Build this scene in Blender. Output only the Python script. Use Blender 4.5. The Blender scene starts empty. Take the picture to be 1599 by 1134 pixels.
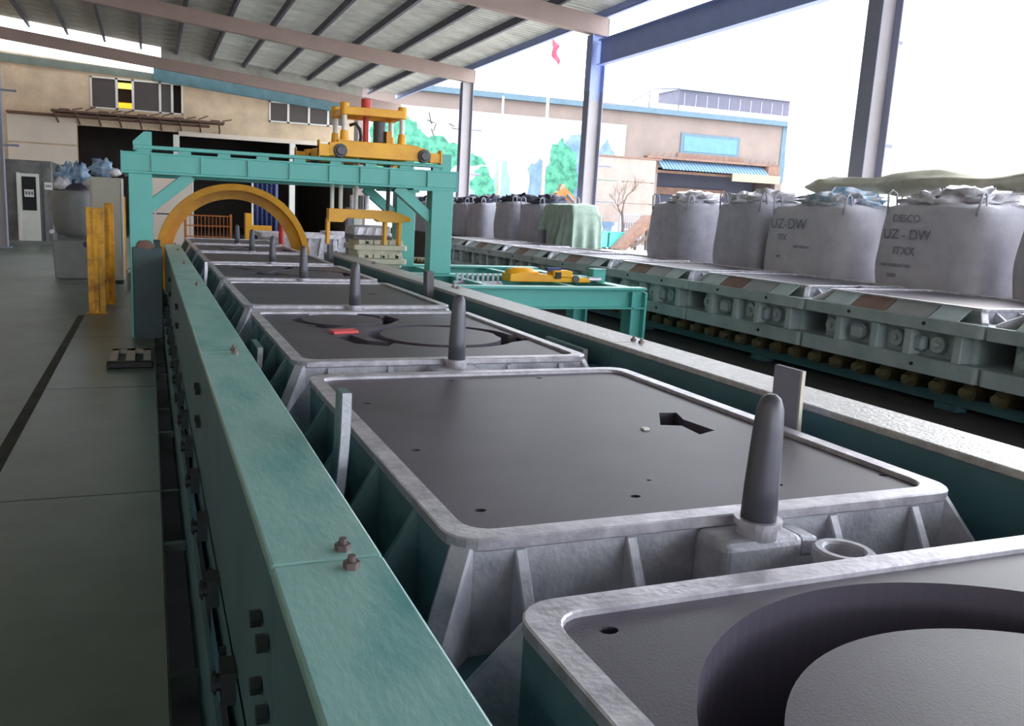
import bpy, bmesh, math, random
from mathutils import Vector, Matrix, noise
random.seed(7)
S = bpy.context.scene
C = S.collection
PI = math.pi

# ------------------------------------------------------------------ camera
FPX, PCX, PCY = 1300.0, 727.0, 558.0            # focal length and principal point in the 1599 x 1134 frame
cam_d = bpy.data.cameras.new('camera')
cam = bpy.data.objects.new('camera', cam_d); C.objects.link(cam)
cam_d.sensor_fit = 'HORIZONTAL'; cam_d.sensor_width = 36.0
cam_d.lens = FPX / 1599.0 * 36.0
cam_d.shift_x = (799.5 - PCX) / 1599.0
cam_d.shift_y = -(567.0 - PCY) / 1599.0
cam_d.clip_start = 0.05; cam_d.clip_end = 400
vy = Vector((232 - PCX, -(307 - PCY), -FPX)).normalized()       # world Y (along the line) seen from the camera
vx = Vector((4211 - PCX, -(490 - PCY), -FPX)); vx = (vx - vy * vx.dot(vy)).normalized()
vz = vx.cross(vy)
R = Matrix((vx, vy, vz))                                        # camera -> world
cam.matrix_world = Matrix.Translation((0, 0, 1.75)) @ R.to_4x4()
S.camera = cam

# ------------------------------------------------------------------ sky, light, exposure
w = bpy.data.worlds.new('sky'); S.world = w; w.use_nodes = True
bg = w.node_tree.nodes['Background']
bg.inputs[0].default_value = (0.89, 0.94, 1.0, 1); bg.inputs[1].default_value = 2.6
sun_d = bpy.data.lights.new('sun', 'SUN'); sun_d.energy = 1.6; sun_d.angle = math.radians(25); sun_d.color = (1, .97, .93)
sun = bpy.data.objects.new('sun', sun_d); C.objects.link(sun)
sun.rotation_euler = (math.radians(-22), math.radians(52), 0)
S.view_settings.view_transform = 'Standard'; S.view_settings.look = 'None'
S.view_settings.exposure = 1.35; S.view_settings.gamma = 1.0; S.view_settings.use_curve_mapping = False

# ------------------------------------------------------------------ materials
def lin(c):
    return tuple(((v/255)/12.92 if v/255 <= .04045 else ((v/255+.055)/1.055)**2.4) for v in c)
MATS = {}
def mat(name, col, rough=.6, metal=0.0, var=.25, scale=6.0, bump=0.0, bscale=40.0, col2=None, stretch=None, thr=None, rnd=0.0, spec=None):
    """procedural paint / metal / sand: base colour varied by noise (wear), optional second colour, optional relief"""
    m = bpy.data.materials.new(name); m.use_nodes = True
    nt = m.node_tree; N = nt.nodes; L = nt.links
    b = N['Principled BSDF']; b.inputs['Roughness'].default_value = rough; b.inputs['Metallic'].default_value = metal
    if spec is not None: b.inputs['Specular IOR Level'].default_value = spec
    tc = N.new('ShaderNodeTexCoord'); mp = N.new('ShaderNodeMapping')
    L.new(tc.outputs['Object'], mp.inputs[0])
    if stretch: mp.inputs['Scale'].default_value = stretch
    nz = N.new('ShaderNodeTexNoise'); nz.inputs['Scale'].default_value = scale; nz.inputs['Detail'].default_value = 6
    nz.inputs['Roughness'].default_value = .62
    L.new(mp.outputs[0], nz.inputs[0])
    cr = N.new('ShaderNodeValToRGB'); c = lin(col)
    d = lin(col2) if col2 else tuple(x*(1-var) for x in c)
    lo, hi = thr if thr else (.32, .68)
    cr.color_ramp.elements[0].position = lo; cr.color_ramp.elements[1].position = hi
    cr.color_ramp.elements[0].color = (*d, 1); cr.color_ramp.elements[1].color = (*c, 1)
    L.new(nz.outputs['Fac'], cr.inputs[0])
    out = cr.outputs[0]
    if rnd:
        oi = N.new('ShaderNodeObjectInfo'); mr = N.new('ShaderNodeMapRange')
        mr.inputs['To Min'].default_value = 1-rnd; mr.inputs['To Max'].default_value = 1+rnd*.4
        L.new(oi.outputs['Random'], mr.inputs[0])
        hs = N.new('ShaderNodeHueSaturation'); L.new(mr.outputs[0], hs.inputs['Value']); L.new(out, hs.inputs['Color']); out = hs.outputs[0]
    L.new(out, b.inputs['Base Color'])
    if bump:
        n2 = N.new('ShaderNodeTexNoise'); n2.inputs['Scale'].default_value = bscale; n2.inputs['Detail'].default_value = 4
        L.new(mp.outputs[0], n2.inputs[0])
        bp = N.new('ShaderNodeBump'); bp.inputs['Strength'].default_value = bump; bp.inputs['Distance'].default_value = .02
        L.new(n2.outputs['Fac'], bp.inputs['Height']); L.new(bp.outputs[0], b.inputs['Normal'])
    MATS[name] = m
    return m
M_floor = mat('floor_concrete', (112, 124, 116), .42, 0, .3, 1.2, .15, 30)
M_plate = mat('floor_plate_paint', (104, 120, 112), .38, 0, .28, 1.6, .08, 12, rnd=.12)
M_dirt = mat('dirty_floor', (78, 76, 78), .9, 0, .4, 3, .4, 25)
M_joint = mat('floor_joint_dirt', (62, 66, 62), .9, 0, .5, 4)
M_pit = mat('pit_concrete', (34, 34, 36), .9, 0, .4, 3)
M_yard = mat('yard_concrete', (196, 190, 182), .85, 0, .15, .6)
M_teal = mat('teal_paint', (86, 174, 166), .42, 0, .10, 2.5)
M_tealrail = mat('teal_rail_paint', (140, 184, 180), .30, 0, .3, 3.0, .08, 26, col2=(76, 148, 148), stretch=(2.2, .8, 1), thr=(.26, .58), spec=.75)
M_tealdark = mat('dark_teal', (72, 110, 120), .5, 0, .3, 2.5)  # darker teal than the rail tops
M_steelrail = mat('worn_rail_top', (196, 194, 194), .42, .45, .3, 26, .3, 60)
M_flask = mat('flask_side_paint', (106, 138, 144), .55, 0, .35, 5, .1, 40)
M_flask2 = mat('flask_pale_teal_paint', (172, 186, 188), .6, 0, .3, 3, .1, 40, col2=(142, 158, 162))
M_silver = mat('flask_silver', (204, 204, 214), .5, .25, .3, 9, .18, 55, col2=(160, 162, 174))
M_rim = mat('flask_rim', (216, 212, 222), .38, .5, .2, 14, .1, 60, col2=(164, 162, 172))
M_sand = mat('moulding_sand', (80, 74, 88), .45, 0, .3, 1.6, .05, 160, col2=(62, 57, 69))
M_core = mat('pink_core', (226, 92, 96), .7, 0, .15, 20)
M_pin = mat('pin_steel', (96, 96, 106), .42, .35, .3, 6, stretch=(1, 1, .4))
M_bolt = mat('bolt_steel', (128, 112, 112), .4, .6, .35, 40)
M_darkbolt = mat('dark_bolt', (34, 44, 44), .6, .2, .3, 30)
M_yellow = mat('yellow_paint', (242, 180, 24), .42, 0, .18, 3.5, col2=(226, 154, 16))
M_yelpost = mat('yellow_post_paint', (240, 178, 28), .5, 0, .35, 3.5, col2=(150, 88, 16), thr=(.3, .55))
M_red = mat('red_paint', (200, 58, 50), .45, 0, .2, 8)
M_rod = mat('white_rod', (214, 212, 204), .4, .1, .12, 8)
M_black = mat('black_rubber', (26, 26, 30), .55, 0, .2, 10)
M_motor = mat('grey_motor', (92, 92, 96), .5, .3, .3, 12)
M_grey = mat('grey_paint', (128, 130, 132), .5, .1, .2, 4)
M_housing = mat('furnace_housing', (120, 120, 118), .45, .2, .35, 2.5, col2=(84, 84, 84))
M_cream = mat('cream_paint', (214, 208, 190), .6, 0, .2, 6)
M_cab = mat('beige_cabinet_paint', (176, 172, 160), .5, 0, .12, 2)
M_white = mat('white_paint', (222, 224, 218), .5, 0, .08, 3)
M_screen = mat('dark_screen', (22, 24, 28), .75, 0, .1, 3)
M_label = mat('white_label', (230, 228, 222), .6, 0, .05, 5)
M_ink = mat('grey_ink', (126, 130, 146), .8, 0, .3, 30)
M_plaster = mat('wall_plaster', (218, 196, 168), .85, 0, .3, 1.4, .2, 20, col2=(186, 168, 144))
M_panel = mat('wall_panel', (224, 212, 200), .8, 0, .1, 1)
M_brown = mat('rafter_paint', (164, 144, 138), .6, 0, .12, 1.5)
M_purlin = mat('purlin_steel', (96, 96, 112), .6, .1, .25, 2)
M_blue = mat('blue_steel_paint', (150, 166, 218), .55, 0, .12, 2)
M_legbase = mat('dark_teal_base_paint', (40, 66, 70), .5, 0, .25, 3)
M_column = mat('column_paint', (172, 166, 170), .55, 0, .12, 2)
M_columndark = mat('column_grey_shaded', (142, 145, 164), .55, 0, .15, 2)  # column grey darkened to imitate shading on the flanges
M_sheet = mat('roof_sheet_translucent', (214, 214, 208), .6, .0, .2, 1.6, rnd=.14, col2=(176, 178, 172))  # right half lighter, imitating the brighter side of the roof
def add_translucency(m, f, col):
    nt = m.node_tree; N = nt.nodes; L = nt.links
    t = N.new('ShaderNodeBsdfTranslucent'); t.inputs[0].default_value = (*col, 1)
    mx = N.new('ShaderNodeMixShader'); mx.inputs[0].default_value = f
    L.new(N['Principled BSDF'].outputs[0], mx.inputs[1]); L.new(t.outputs[0], mx.inputs[2]); L.new(mx.outputs[0], N['Material Output'].inputs[0])
add_translucency(M_sheet, .13, (.84, .86, .83))  # translucency added to brighten the roof underside and the hall
M_sheetdark = mat('roof_sheet_dim', (196, 196, 190), .6, .1, .22, 1.6, rnd=.14, col2=(158, 158, 152))  # left half toned darker to imitate the dimmer light there
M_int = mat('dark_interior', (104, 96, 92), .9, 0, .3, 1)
M_bag = mat('bag_weave', (196, 194, 204), .8, 0, .15, 4, .12, 20, col2=(176, 174, 186))
M_bag2 = mat('bag_weave_dusty', (178, 178, 190), .8, 0, .2, 4, .12, 20, col2=(154, 154, 168))
M_neck = mat('bag_liner_film', (232, 230, 238), .5, 0, .3, 7, col2=(176, 176, 188))
M_neckb = mat('blue_film', (140, 178, 208), .5, 0, .3, 7, col2=(226, 222, 232), thr=(.42, .58))
M_darkneck = mat('dark_bag_neck', (70, 74, 92), .7, 0, .3, 9)
M_tarp = mat('green_tarp', (158, 178, 166), .7, 0, .25, 5, col2=(130, 152, 140))
M_beigetarp = mat('beige_tarp', (173, 170, 155), .75, 0, .2, 4, col2=(146, 146, 129))
M_facade = mat('far_facade', (123, 110, 105), .85, 0, .15, .5, col2=(108, 97, 93))
M_bluecap = mat('blue_roof_edge', (75, 100, 116), .6, 0, .2, 2)
M_murwhite = mat('mural_white', (185, 187, 191), .8, 0, .06, .3)
M_murgreen = mat('mural_green', (76, 148, 120), .8, 0, .3, 2.4, col2=(34, 96, 80), thr=(.36, .6))
M_murblue = mat('mural_blue', (84, 108, 140), .8, 0, .3, 1.4, col2=(112, 136, 158), thr=(.36, .62))
M_murpale = mat('mural_pale_blue', (120, 144, 157), .8, 0, .2, .9)
M_cyan = mat('cyan_sheet', (79, 121, 133), .6, 0, .2, 3)
M_bluerib = mat('blue_awning_sheet', (92, 120, 148), .6, 0, .2, 3)
M_rust = mat('rusty_brown', (124, 96, 84), .8, 0, .35, 3)
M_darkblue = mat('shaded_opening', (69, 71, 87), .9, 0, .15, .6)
M_sign = mat('cream_sign', (144, 134, 112), .7, 0, .1, 2)
M_greyroof = mat('rooftop_grey', (85, 84, 100), .7, 0, .15, 1.5)
M_board = mat('noticeboard', (146, 134, 128), .8, 0, .14, 1.2, col2=(130, 116, 110))
M_bark = mat('bark', (92, 78, 72), .9, 0, .3, 5)
M_flag = mat('red_flag', (226, 60, 84), .7, 0, .15, 4)
M_pole = mat('pole_white', (170, 156, 140), .5, 0, .1, 1)
M_orange = mat('orange_mesh', (186, 106, 44), .6, 0, .2, 6)
M_bluedrum = mat('blue_plastic', (92, 132, 176), .4, 0, .4, 9, col2=(176, 196, 214))
M_navy = mat('navy_sheet', (58, 70, 118), .7, 0, .2, 2)
def glass_mat():
    m = mat('dusty_window_glass', (74, 66, 64), .4, 0, .2, 1.5); return m
M_glass = glass_mat()
def emit_mat(name, col, s):
    m = bpy.data.materials.new(name); m.use_nodes = True
    b = m.node_tree.nodes['Principled BSDF']
    b.inputs['Base Color'].default_value = (*lin(col), 1)
    b.inputs['Emission Color'].default_value = (*lin(col), 1); b.inputs['Emission Strength'].default_value = s
    return m
M_lamp = emit_mat('lamp_glow', (240, 214, 90), .9)
def curtain_mat():
    m = bpy.data.materials.new('white_film_curtain'); m.use_nodes = True
    nt = m.node_tree; N = nt.nodes; L = nt.links
    out = N['Material Output']; N.remove(N['Principled BSDF'])
    d = N.new('ShaderNodeBsdfDiffuse'); d.inputs[0].default_value = (.85, .85, .86, 1)
    t = N.new('ShaderNodeBsdfTranslucent'); t.inputs[0].default_value = (.92, .92, .93, 1)
    mx = N.new('ShaderNodeMixShader'); mx.inputs[0].default_value = .6
    L.new(d.outputs[0], mx.inputs[1]); L.new(t.outputs[0], mx.inputs[2]); L.new(mx.outputs[0], out.inputs[0])
    return m
M_curtain = curtain_mat()

add_translucency(M_sheetdark, .05, (.80, .84, .78))  # slight translucency added to lift the light on the left half

# ------------------------------------------------------------------ mesh helpers
class MB:
    def __init__(s): s.v = []; s.f = []
    def add(s, vs, fs):
        o = len(s.v); s.v += [tuple(p) for p in vs]; s.f += [tuple(i+o for i in q) for q in fs]; return s
    def box(s, x0, x1, y0, y1, z0, z1):
        return s.add([(x0,y0,z0),(x1,y0,z0),(x1,y1,z0),(x0,y1,z0),(x0,y0,z1),(x1,y0,z1),(x1,y1,z1),(x0,y1,z1)],
                     [(3,2,1,0),(4,5,6,7),(0,1,5,4),(1,2,6,5),(2,3,7,6),(3,0,4,7)])
    def prism(s, pts, d):
        """closed outline pts (3D, planar) pushed along vector d"""
        n = len(pts); d = Vector(d); P = [Vector(p) for p in pts]
        return s.add(P + [p+d for p in P], [tuple(range(n))[::-1], tuple(range(n, 2*n))] + [(i, (i+1) % n, n+(i+1) % n, n+i) for i in range(n)])
    def bar(s, a, b, wd, ht, up=(0,0,1)):
        a = Vector(a); b = Vector(b); t = (b-a).normalized(); up = Vector(up)
        sx = t.cross(up)
        if sx.length < 1e-4: sx = t.cross(Vector((1,0,0)))
        sx.normalize(); u = sx.cross(t)
        q = [sx*(-wd/2)+u*(-ht/2), sx*(wd/2)+u*(-ht/2), sx*(wd/2)+u*(ht/2), sx*(-wd/2)+u*(ht/2)]
        return s.prism([a+p for p in q], b-a)
    def cyl(s, a, b, r0, r1=None, n=16):
        return s.tube([a, b], [r0, r0 if r1 is None else r1], n)
    def tube(s, pts, rs, n=10):
        P = [Vector(p) for p in pts]; k = len(P)
        if not hasattr(rs, '__len__'): rs = [rs]*k
        o = len(s.v); ref = None
        for i, p in enumerate(P):
            t = (P[min(i+1, k-1)] - P[max(i-1, 0)]).normalized()
            if ref is None: ref = t.orthogonal().normalized()
            ref = (ref - t*ref.dot(t)).normalized(); b = t.cross(ref)
            for j in range(n):
                a = 2*PI*j/n; s.v.append(tuple(p + (ref*math.cos(a) + b*math.sin(a))*rs[i]))
        for i in range(k-1):
            for j in range(n):
                s.f.append((o+i*n+j, o+i*n+(j+1) % n, o+(i+1)*n+(j+1) % n, o+(i+1)*n+j))
        s.f.append(tuple(o+j for j in range(n))[::-1]); s.f.append(tuple(o+(k-1)*n+j for j in range(n)))
        return s
    def ring(s, outer, inner, z0, z1):
        """flat ring between two outlines of the same count (xy), z0..z1"""
        n = len(outer); o = len(s.v)
        for z in (z0, z1):
            s.v += [(p[0], p[1], z) for p in outer]; s.v += [(p[0], p[1], z) for p in inner]
        for i in range(n):
            j = (i+1) % n
            s.f += [(o+i, o+j, o+2*n+j, o+2*n+i), (o+n+j, o+n+i, o+3*n+i, o+3*n+j),
                    (o+2*n+i, o+2*n+j, o+3*n+j, o+3*n+i), (o+j, o+i, o+n+i, o+n+j)]
        return s
    def mesh(s, name, m, smooth=False):
        me = bpy.data.meshes.new(name); me.from_pydata(s.v, [], s.f)
        bm = bmesh.new(); bm.from_mesh(me); bmesh.ops.recalc_face_normals(bm, faces=bm.faces); bm.to_mesh(me); bm.free()
        me.materials.append(m)
        if smooth:
            for p in me.polygons: p.use_smooth = True
        return me
    def build(s, name, m, parent=None, bevel=0, smooth=False, loc=None, seg=1):
        o = bpy.data.objects.new(name, s.mesh(name, m, smooth)); C.objects.link(o)
        if parent: o.parent = parent
        if loc: o.location = loc
        if bevel:
            bv = o.modifiers.new('bevel', 'BEVEL'); bv.width = bevel; bv.segments = seg; bv.limit_method = 'ANGLE'; bv.angle_limit = .6
        return o
def box(name, m, parent, x0, x1, y0, y1, z0, z1, bevel=0):
    return MB().box(x0, x1, y0, y1, z0, z1).build(name, m, parent, bevel)
def share(o, parent, loc, name=None, rz=0):
    """another piece that uses the same mesh data"""
    c = o.copy(); C.objects.link(c); c.parent = parent; c.location = loc; c.rotation_euler.z = rz
    return c
def tag(o, label=None, cat=None, group=None, kind=None):
    if label: o['label'] = label
    if cat: o['category'] = cat
    if group: o['group'] = group
    if kind: o['kind'] = kind
    return o
def empty(name, loc, label=None, cat=None, group=None, rz=0, kind=None):
    o = bpy.data.objects.new(name, None); C.objects.link(o); o.location = loc; o.rotation_euler.z = rz; o.empty_display_size = .2
    return tag(o, label, cat, group, kind)
KIDS = {}
def copy_tree(o, parent=None):
    c = o.copy(); C.objects.link(c); c.parent = parent
    for ch in [x for x in bpy.data.objects if x.parent == o]: copy_tree(ch, c)
    return c
def rrect(x0, x1, y0, y1, r, n=5):
    out = []
    for cx, cy, a in ((x1-r, y1-r, 0), (x0+r, y1-r, PI/2), (x0+r, y0+r, PI), (x1-r, y0+r, 1.5*PI)):
        for i in range(n+1):
            t = a + PI/2*i/n; out.append((cx+r*math.cos(t), cy+r*math.sin(t)))
    return out
def circle(cx, cy, r, n=32, ry=None):
    return [(cx+r*math.cos(2*PI*i/n), cy+(ry or r)*math.sin(2*PI*i/n)) for i in range(n)]
def flat_prism(pts, z0, z1): return MB().prism([(p[0], p[1], z0) for p in pts], (0, 0, z1-z0))
def text_mesh(txt, size, m, name, parent, loc, rot):
    cu = bpy.data.curves.new(name, 'FONT'); cu.body = txt; cu.size = size; cu.extrude = .002
    t = bpy.data.objects.new(name, cu); C.objects.link(t)
    dg = bpy.context.evaluated_depsgraph_get()
    me = bpy.data.meshes.new_from_object(t.evaluated_get(dg)); bpy.data.objects.remove(t)
    me.materials.clear(); me.materials.append(m)
    o = bpy.data.objects.new(name, me); C.objects.link(o); o.parent = parent; o.location = loc; o.rotation_euler = rot
    return o

# ================================================================== THE SETTING
fl = MB().box(-9, .04, -28, 56, -.9, 0).build('floor', M_floor); tag(fl, kind='structure')
px0, px1 = -.9, .035
ys = [-3.9, -.9, 2.1, 5.1, 8.1, 11.1, 14.1, 17.1]
base_pl = None
for a, b in zip(ys, ys[1:]):
    if base_pl is None:
        base_pl = MB().box(px0, px1, 0.006, 2.994, 0, .014).build('floor_plate', M_plate, fl, .003, loc=(0, a, 0))
    else: share(base_pl, fl, (0, a, 0))
MB().box(-.99, -.905, -4, 13.2, 0, .006).build('floor_joint', M_joint, fl)
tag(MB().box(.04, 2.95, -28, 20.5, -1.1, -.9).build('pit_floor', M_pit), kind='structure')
tag(MB().box(2.95, 10.65, -28, 20.5, -.9, 0).box(.04, 10.65, 20.5, 56, -.9, 0).build('floor_right', M_dirt), kind='structure')
tag(MB().box(10.65, 90, -30, 90, -.3, -.02).build('yard_ground', M_yard), kind='structure')
wl = MB().box(-9.3, -9, -28, 56, -.3, 8.6).build('wall_left', M_plaster); tag(wl, kind='structure')

# ---- roof
SL = .096
def zr(x): return 6.79 + SL*(11.1 - x)                  # top of the rafters
roof = empty('ceiling', (0, 0, 0), kind='structure')
COLY = [-26.6, -17.3, -8.0, 1.35, 10.7, 20.0, 29.55, 39.2]
def rafter_mesh():
    b = MB(); xa, xb = -9.0, 11.15
    def sl(y0, y1, d0, d1):
        b.prism([(xa, y0, zr(xa)-d0), (xb, y0, zr(xb)-d0), (xb, y0, zr(xb)-d1), (xa, y0, zr(xa)-d1)], (0, y1-y0, 0))
    sl(-.12, .12, 0, .02); sl(-.12, .12, .44, .46); sl(-.115, .10, .02, .44)
    b.box(xb-.005, xb+.012, -.125, .125, zr(xb)-.47, zr(xb)+.005)
    return b
raf0 = None
for y in COLY:
    if raf0 is None: raf0 = rafter_mesh().build('rafter', M_brown, roof, loc=(0, y, 0))
    else: share(raf0, roof, (0, y, -.24 if y > 35 else 0))
PX = [11.05, 9.67, 8.25, 6.82, 5.4, 3.98, 2.6, 1.2, -.2, -1.6, -3.0, -4.4, -5.8, -7.2, -8.6]
for i, x in enumerate(PX):
    z = zr(x)
    b = MB().box(x-.035, x+.035, -27, 39.6, z, z+.2).box(x-.035, x+.07, -27, 39.6, z-.002, z+.02)
    b.build('purlin', M_blue if i == 0 else M_purlin, roof)
def sheet_mesh(x0, x1, wd=.98):
    b = MB(); prof = []
    n = 4; p = wd/n
    for i in range(n):
        o = i*p; prof += [(o, 0), (o+p*.3, 0), (o+p*.42, .05), (o+p*.68, .05), (o+p*.8, 0)]
    prof += [(wd+.03, 0)]
    vs = []; fs = []
    k = len(prof)
    for x in (x0, x1):
        for t in (0, .006):
            vs += [(x, y, zr(x)+.2+zz+t) for y, zz in prof]
    for i in range(k-1):
        fs += [(i, i+1, 2*k+i+1, 2*k+i), (k+i+1, k+i, 3*k+i, 3*k+i+1), (i, k+i, k+i+1, i+1), (2*k+i, 2*k+i+1, 3*k+i+1, 3*k+i)]
    fs += [(0, 2*k, 3*k, k), (k-1, 2*k-1, 4*k-1, 3*k-1)]
    return b.add(vs, fs)
sh_a = sh_b = None
for i in range(67):
    y = -27 + i*.99
    if sh_a is None:
        sh_a = sheet_mesh(-9.2, 2.66).build('roof_sheet', M_sheetdark, roof, loc=(0, y, 0)); sh_b = sheet_mesh(2.56, 11.45).build('roof_sheet', M_sheet, roof, loc=(0, y, .008))
    else:
        share(sh_a, roof, (0, y, (i % 2)*.004)); share(sh_b, roof, (0, y, .008+(i % 2)*.004))
MB().prism([(.6, 39.1, zr(.6)-.25), (9.3, 39.1, zr(9.3)-.25), (9.3, 39.1, zr(9.3)+.19), (.6, 39.1, zr(.6)+.19)], (0, .03, 0)).build('gable_board', M_sheetdark, roof)

# ---- steel columns along the open side (web across the building, flanges at both ends)
def column(x, y, ztop, label, blue_from=None, group='steel columns of the open side'):
    t = empty('steel_column', (x, y, 0), label, 'column', group)
    h = .21; zb = blue_from or ztop
    box('web', M_column, t, -h+.02, h-.02, -.012, .012, 0, zb)
    for sx in (-1, 1):
        box('flange', M_columndark, t, min(sx*h, sx*(h-.022)), max(sx*h, sx*(h-.022)), -.15, .15, 0, zb)
    if blue_from:
        box('upper_web', M_blue, t, -h+.02, h-.02, -.014, .014, zb, ztop)
        for sx in (-1, 1):
            box('upper_flange', M_blue, t, min(sx*(h+.004), sx*(h-.024)), max(sx*(h+.004), sx*(h-.024)), -.152, .152, zb, ztop)
        # drips of the blue paint over the web
        b = MB(); pts = [(-h+.03, -.016, zb+.05)]
        for i in range(9):
            xx = -h+.03 + i*(2*h-.06)/8; pts.append((xx, -.016, zb-.1-.22*((i*37) % 5)/5))
        pts.append((h-.03, -.016, zb+.05)); b.prism(pts, (0, .003, 0)); b.build('paint_drip', M_blue, t)
    box('base_plate', M_columndark, t, -.3, .3, -.25, .25, 0, .03)
    for z in (3.1, 4.7):
        MB().cyl((h, -.05, z), (h+.42, -.05, z), .035, n=8).build('side_peg', M_columndark, t)
    return t
CX = 10.9
column(CX, 1.35, zr(CX)-.46, 'grey steel column of the open side nearest the camera, past the right edge')
column(CX, 10.7, zr(CX)-.46, 'pale grey steel column rising behind the bags at the upper right')
column(CX, 20.0, zr(CX)-.46, 'steel column with blue upper half and grey lower half behind the green tarp', 4.95)
column(CX, 29.55, zr(CX)-.46, 'slim grey steel column just right of the teal gantry')
column(-4.3, 29.3, zr(-4.3)-.46, 'dark steel column at the far left edge beside the furnace housing', None, 'steel columns')
eb = empty('eave_beam', (10.95, 1.2, 0), 'blue steel eave beam running from the blue column to the upper right', 'beam')
box('web', M_blue, eb, -.012, .012, 0, 18.65, 5.62, 6.2)
box('flange', M_blue, eb, -.1, .1, 0, 18.65, 6.2, 6.225); box('flange', M_blue, eb, -.1, .1, 0, 18.65, 5.6, 5.62)
tag(eb, kind='structure')

# ---- back wall with windows, opening and a dark room behind
WY = 40.2
def wtop(x): return 7.36 - .055*(x+5.4) - (.0 if x < .5 else .025*(x-.5))
b = MB()
def wpanel(x0, x1, z0, z1=None):
    za, zb_ = (z1, z1) if z1 is not None else (wtop(x0), wtop(x1))
    b.prism([(x0, WY, z0), (x1, WY, z0), (x1, WY, zb_), (x0, WY, za)], (0, .3, 0))
wpanel(-9, -2.8, 0, 5.37); wpanel(-2.8, 9.2, 4.62, 5.37)
wpanel(-9, -2.24, 5.37); wpanel(-2.24, 1.5, 6.68); wpanel(1.5, 5.23, 5.37); wpanel(5.23, 8.8, 6.3); wpanel(8.8, 9.2, 5.37)
wb = b.build('wall_back', M_plaster); tag(wb, kind='structure')
for j, (z0, z1) in enumerate(((3.78, 4.86), (2.62, 3.72), (1.46, 2.56), (.3, 1.4))):
    for x0, x1 in ((-5.45, -2.83),):
        box('cladding_panel', M_panel, wb, x0, x1, WY-.05, WY, z0, z1, .008)
MB().prism([(.3, WY-.16, 7.5), (9.2, WY-.16, 6.66), (9.2, WY-.16, 5.98), (.3, WY-.16, 6.72)], (0, .16, 0)).build('top_beam', M_tealdark, wb)
MB().prism([(-6, WY-.05, 7.3), (.3, WY-.05, 7.02), (.3, WY-.05, 6.74), (-6, WY-.05, 6.95)], (0, .05, 0)).build('top_band', M_floor, wb)
b = MB().box(-3.7, 3.2, WY-.9, WY, 5.05, 5.13).box(-5.4, 2.6, WY-.5, WY, 4.9, 4.98)
for k in range(9): b.bar((-3.6+k*.82, WY-.85, 5.04), (-3.5+k*.82, WY, 4.66), .06, .06)
b.build('ledge', M_rust, wb)
b = MB()
for k in range(14): b.bar((-3.4+k*.5, WY-.86, 5.16), (-3.0+k*.5, WY-.86, 5.16+.09*((k*7) % 3)), .05, .05)
b.build('ledge_pipe', M_rust, wb)
MB().box(1.3, 9.2, WY-.12, WY, 4.46, 4.66).build('lintel', M_panel, wb)
for x in (1.2, 6.3): MB().box(x-.13, x+.13, WY-.1, WY+.2, 0, 4.5).build('opening_post', M_white, wb)
# windows
def window(n, x0, x1, z0, z1, bars, open_bays=()):
    wd = empty('window_%d' % n, (0, WY, 0), kind='structure')
    fb = MB()
    fb.box(x0, x1, -.04, .06, z0, z0+.06).box(x0, x1, -.04, .06, z1-.06, z1).box(x0, x0+.07, -.04, .06, z0, z1).box(x1-.07, x1, -.04, .06, z0, z1)
    for x in bars: fb.box(x-.05, x+.05, -.04, .06, z0, z1)
    fb.build('window_frame', M_white, wd)
    ed = [x0]+list(bars)+[x1]
    for i, (a, c) in enumerate(zip(ed, ed[1:])):
        if i not in open_bays: box('pane', M_glass, wd, a+.04, c-.04, .0, .02, z0+.04, z1-.04)
    return wd
window(1, -2.24, 1.5, 5.37, 6.68, (-1.2, -.55, .55, 1.05), (1, 4))
window(2, 5.23, 8.8, 5.38, 6.3, (6.1, 7.05, 7.95))
lp = empty('hanging_lamp', (-.85, 40.7, 6.2), 'yellow glowing lamp panel seen through the open window pane', 'lamp')
MB().box(-.3, .3, 0, .04, .13, .37).build('diffuser', M_lamp, lp); MB().box(-.32, .32, .03, .1, .11, .39).build('lamp_box', M_int, lp)
lp2 = empty('amber_lamp', (-.85, 40.7, 5.5), 'amber glowing lamp low in the open window pane', 'lamp')
MB().cyl((-.3, 0, .12), (.3, 0, .12), .12, n=12).build('lamp_tube', emit_mat('amber_glow', (236, 160, 40), .8), lp2)
MB().box(-.33, .33, -.05, .05, -.13, -.005).build('lamp_holder', M_int, lp2)
# room behind
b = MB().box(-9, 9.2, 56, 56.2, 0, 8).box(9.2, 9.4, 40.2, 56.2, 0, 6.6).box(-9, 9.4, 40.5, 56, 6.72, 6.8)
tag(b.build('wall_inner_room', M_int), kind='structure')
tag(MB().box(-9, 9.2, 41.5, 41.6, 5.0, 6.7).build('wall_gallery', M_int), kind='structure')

# ================================================================== far building with mural
fb = empty('mural_building', (28, 50, 0), 'long pinkish building with blue roof edge across the yard', 'building')
FX = 28
b = MB()
def fp(x0, x1, z0, z1): b.box(x0-FX, x1-FX, 0, .4, z0, z1)
fp(9.6, 32.6, 0, 8.75); fp(32.6, 43.2, 5.3, 8.75); fp(42.6, 43.2, 0, 5.3)
b.box(9.6-FX, 43.2-FX, 9.5, 10, 0, 8.75).box(43.0-FX, 43.2-FX, .4, 9.5, 0, 8.75)
b.build('wall', M_facade, fb)
box('roof_edge', M_bluecap, fb, 9.6-FX, 43.5-FX, -.35, 10, 8.75, 9.1)
box('corner_strip', M_bluecap, fb, 42.75-FX, 43.25-FX, -.06, 0, 4.8, 8.75)
wn = box('window', M_bluecap, fb, 34.2-FX, 39.1-FX, -.08, 0, 6.35, 7.7)
box('pane', M_cyan, wn, 34.45-FX, 38.85-FX, -.1, -.08, 6.5, 7.5)
box('rust_band', M_rust, fb, 34-FX, 39.4-FX, -.12, 0, 5.9, 6.35)
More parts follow.
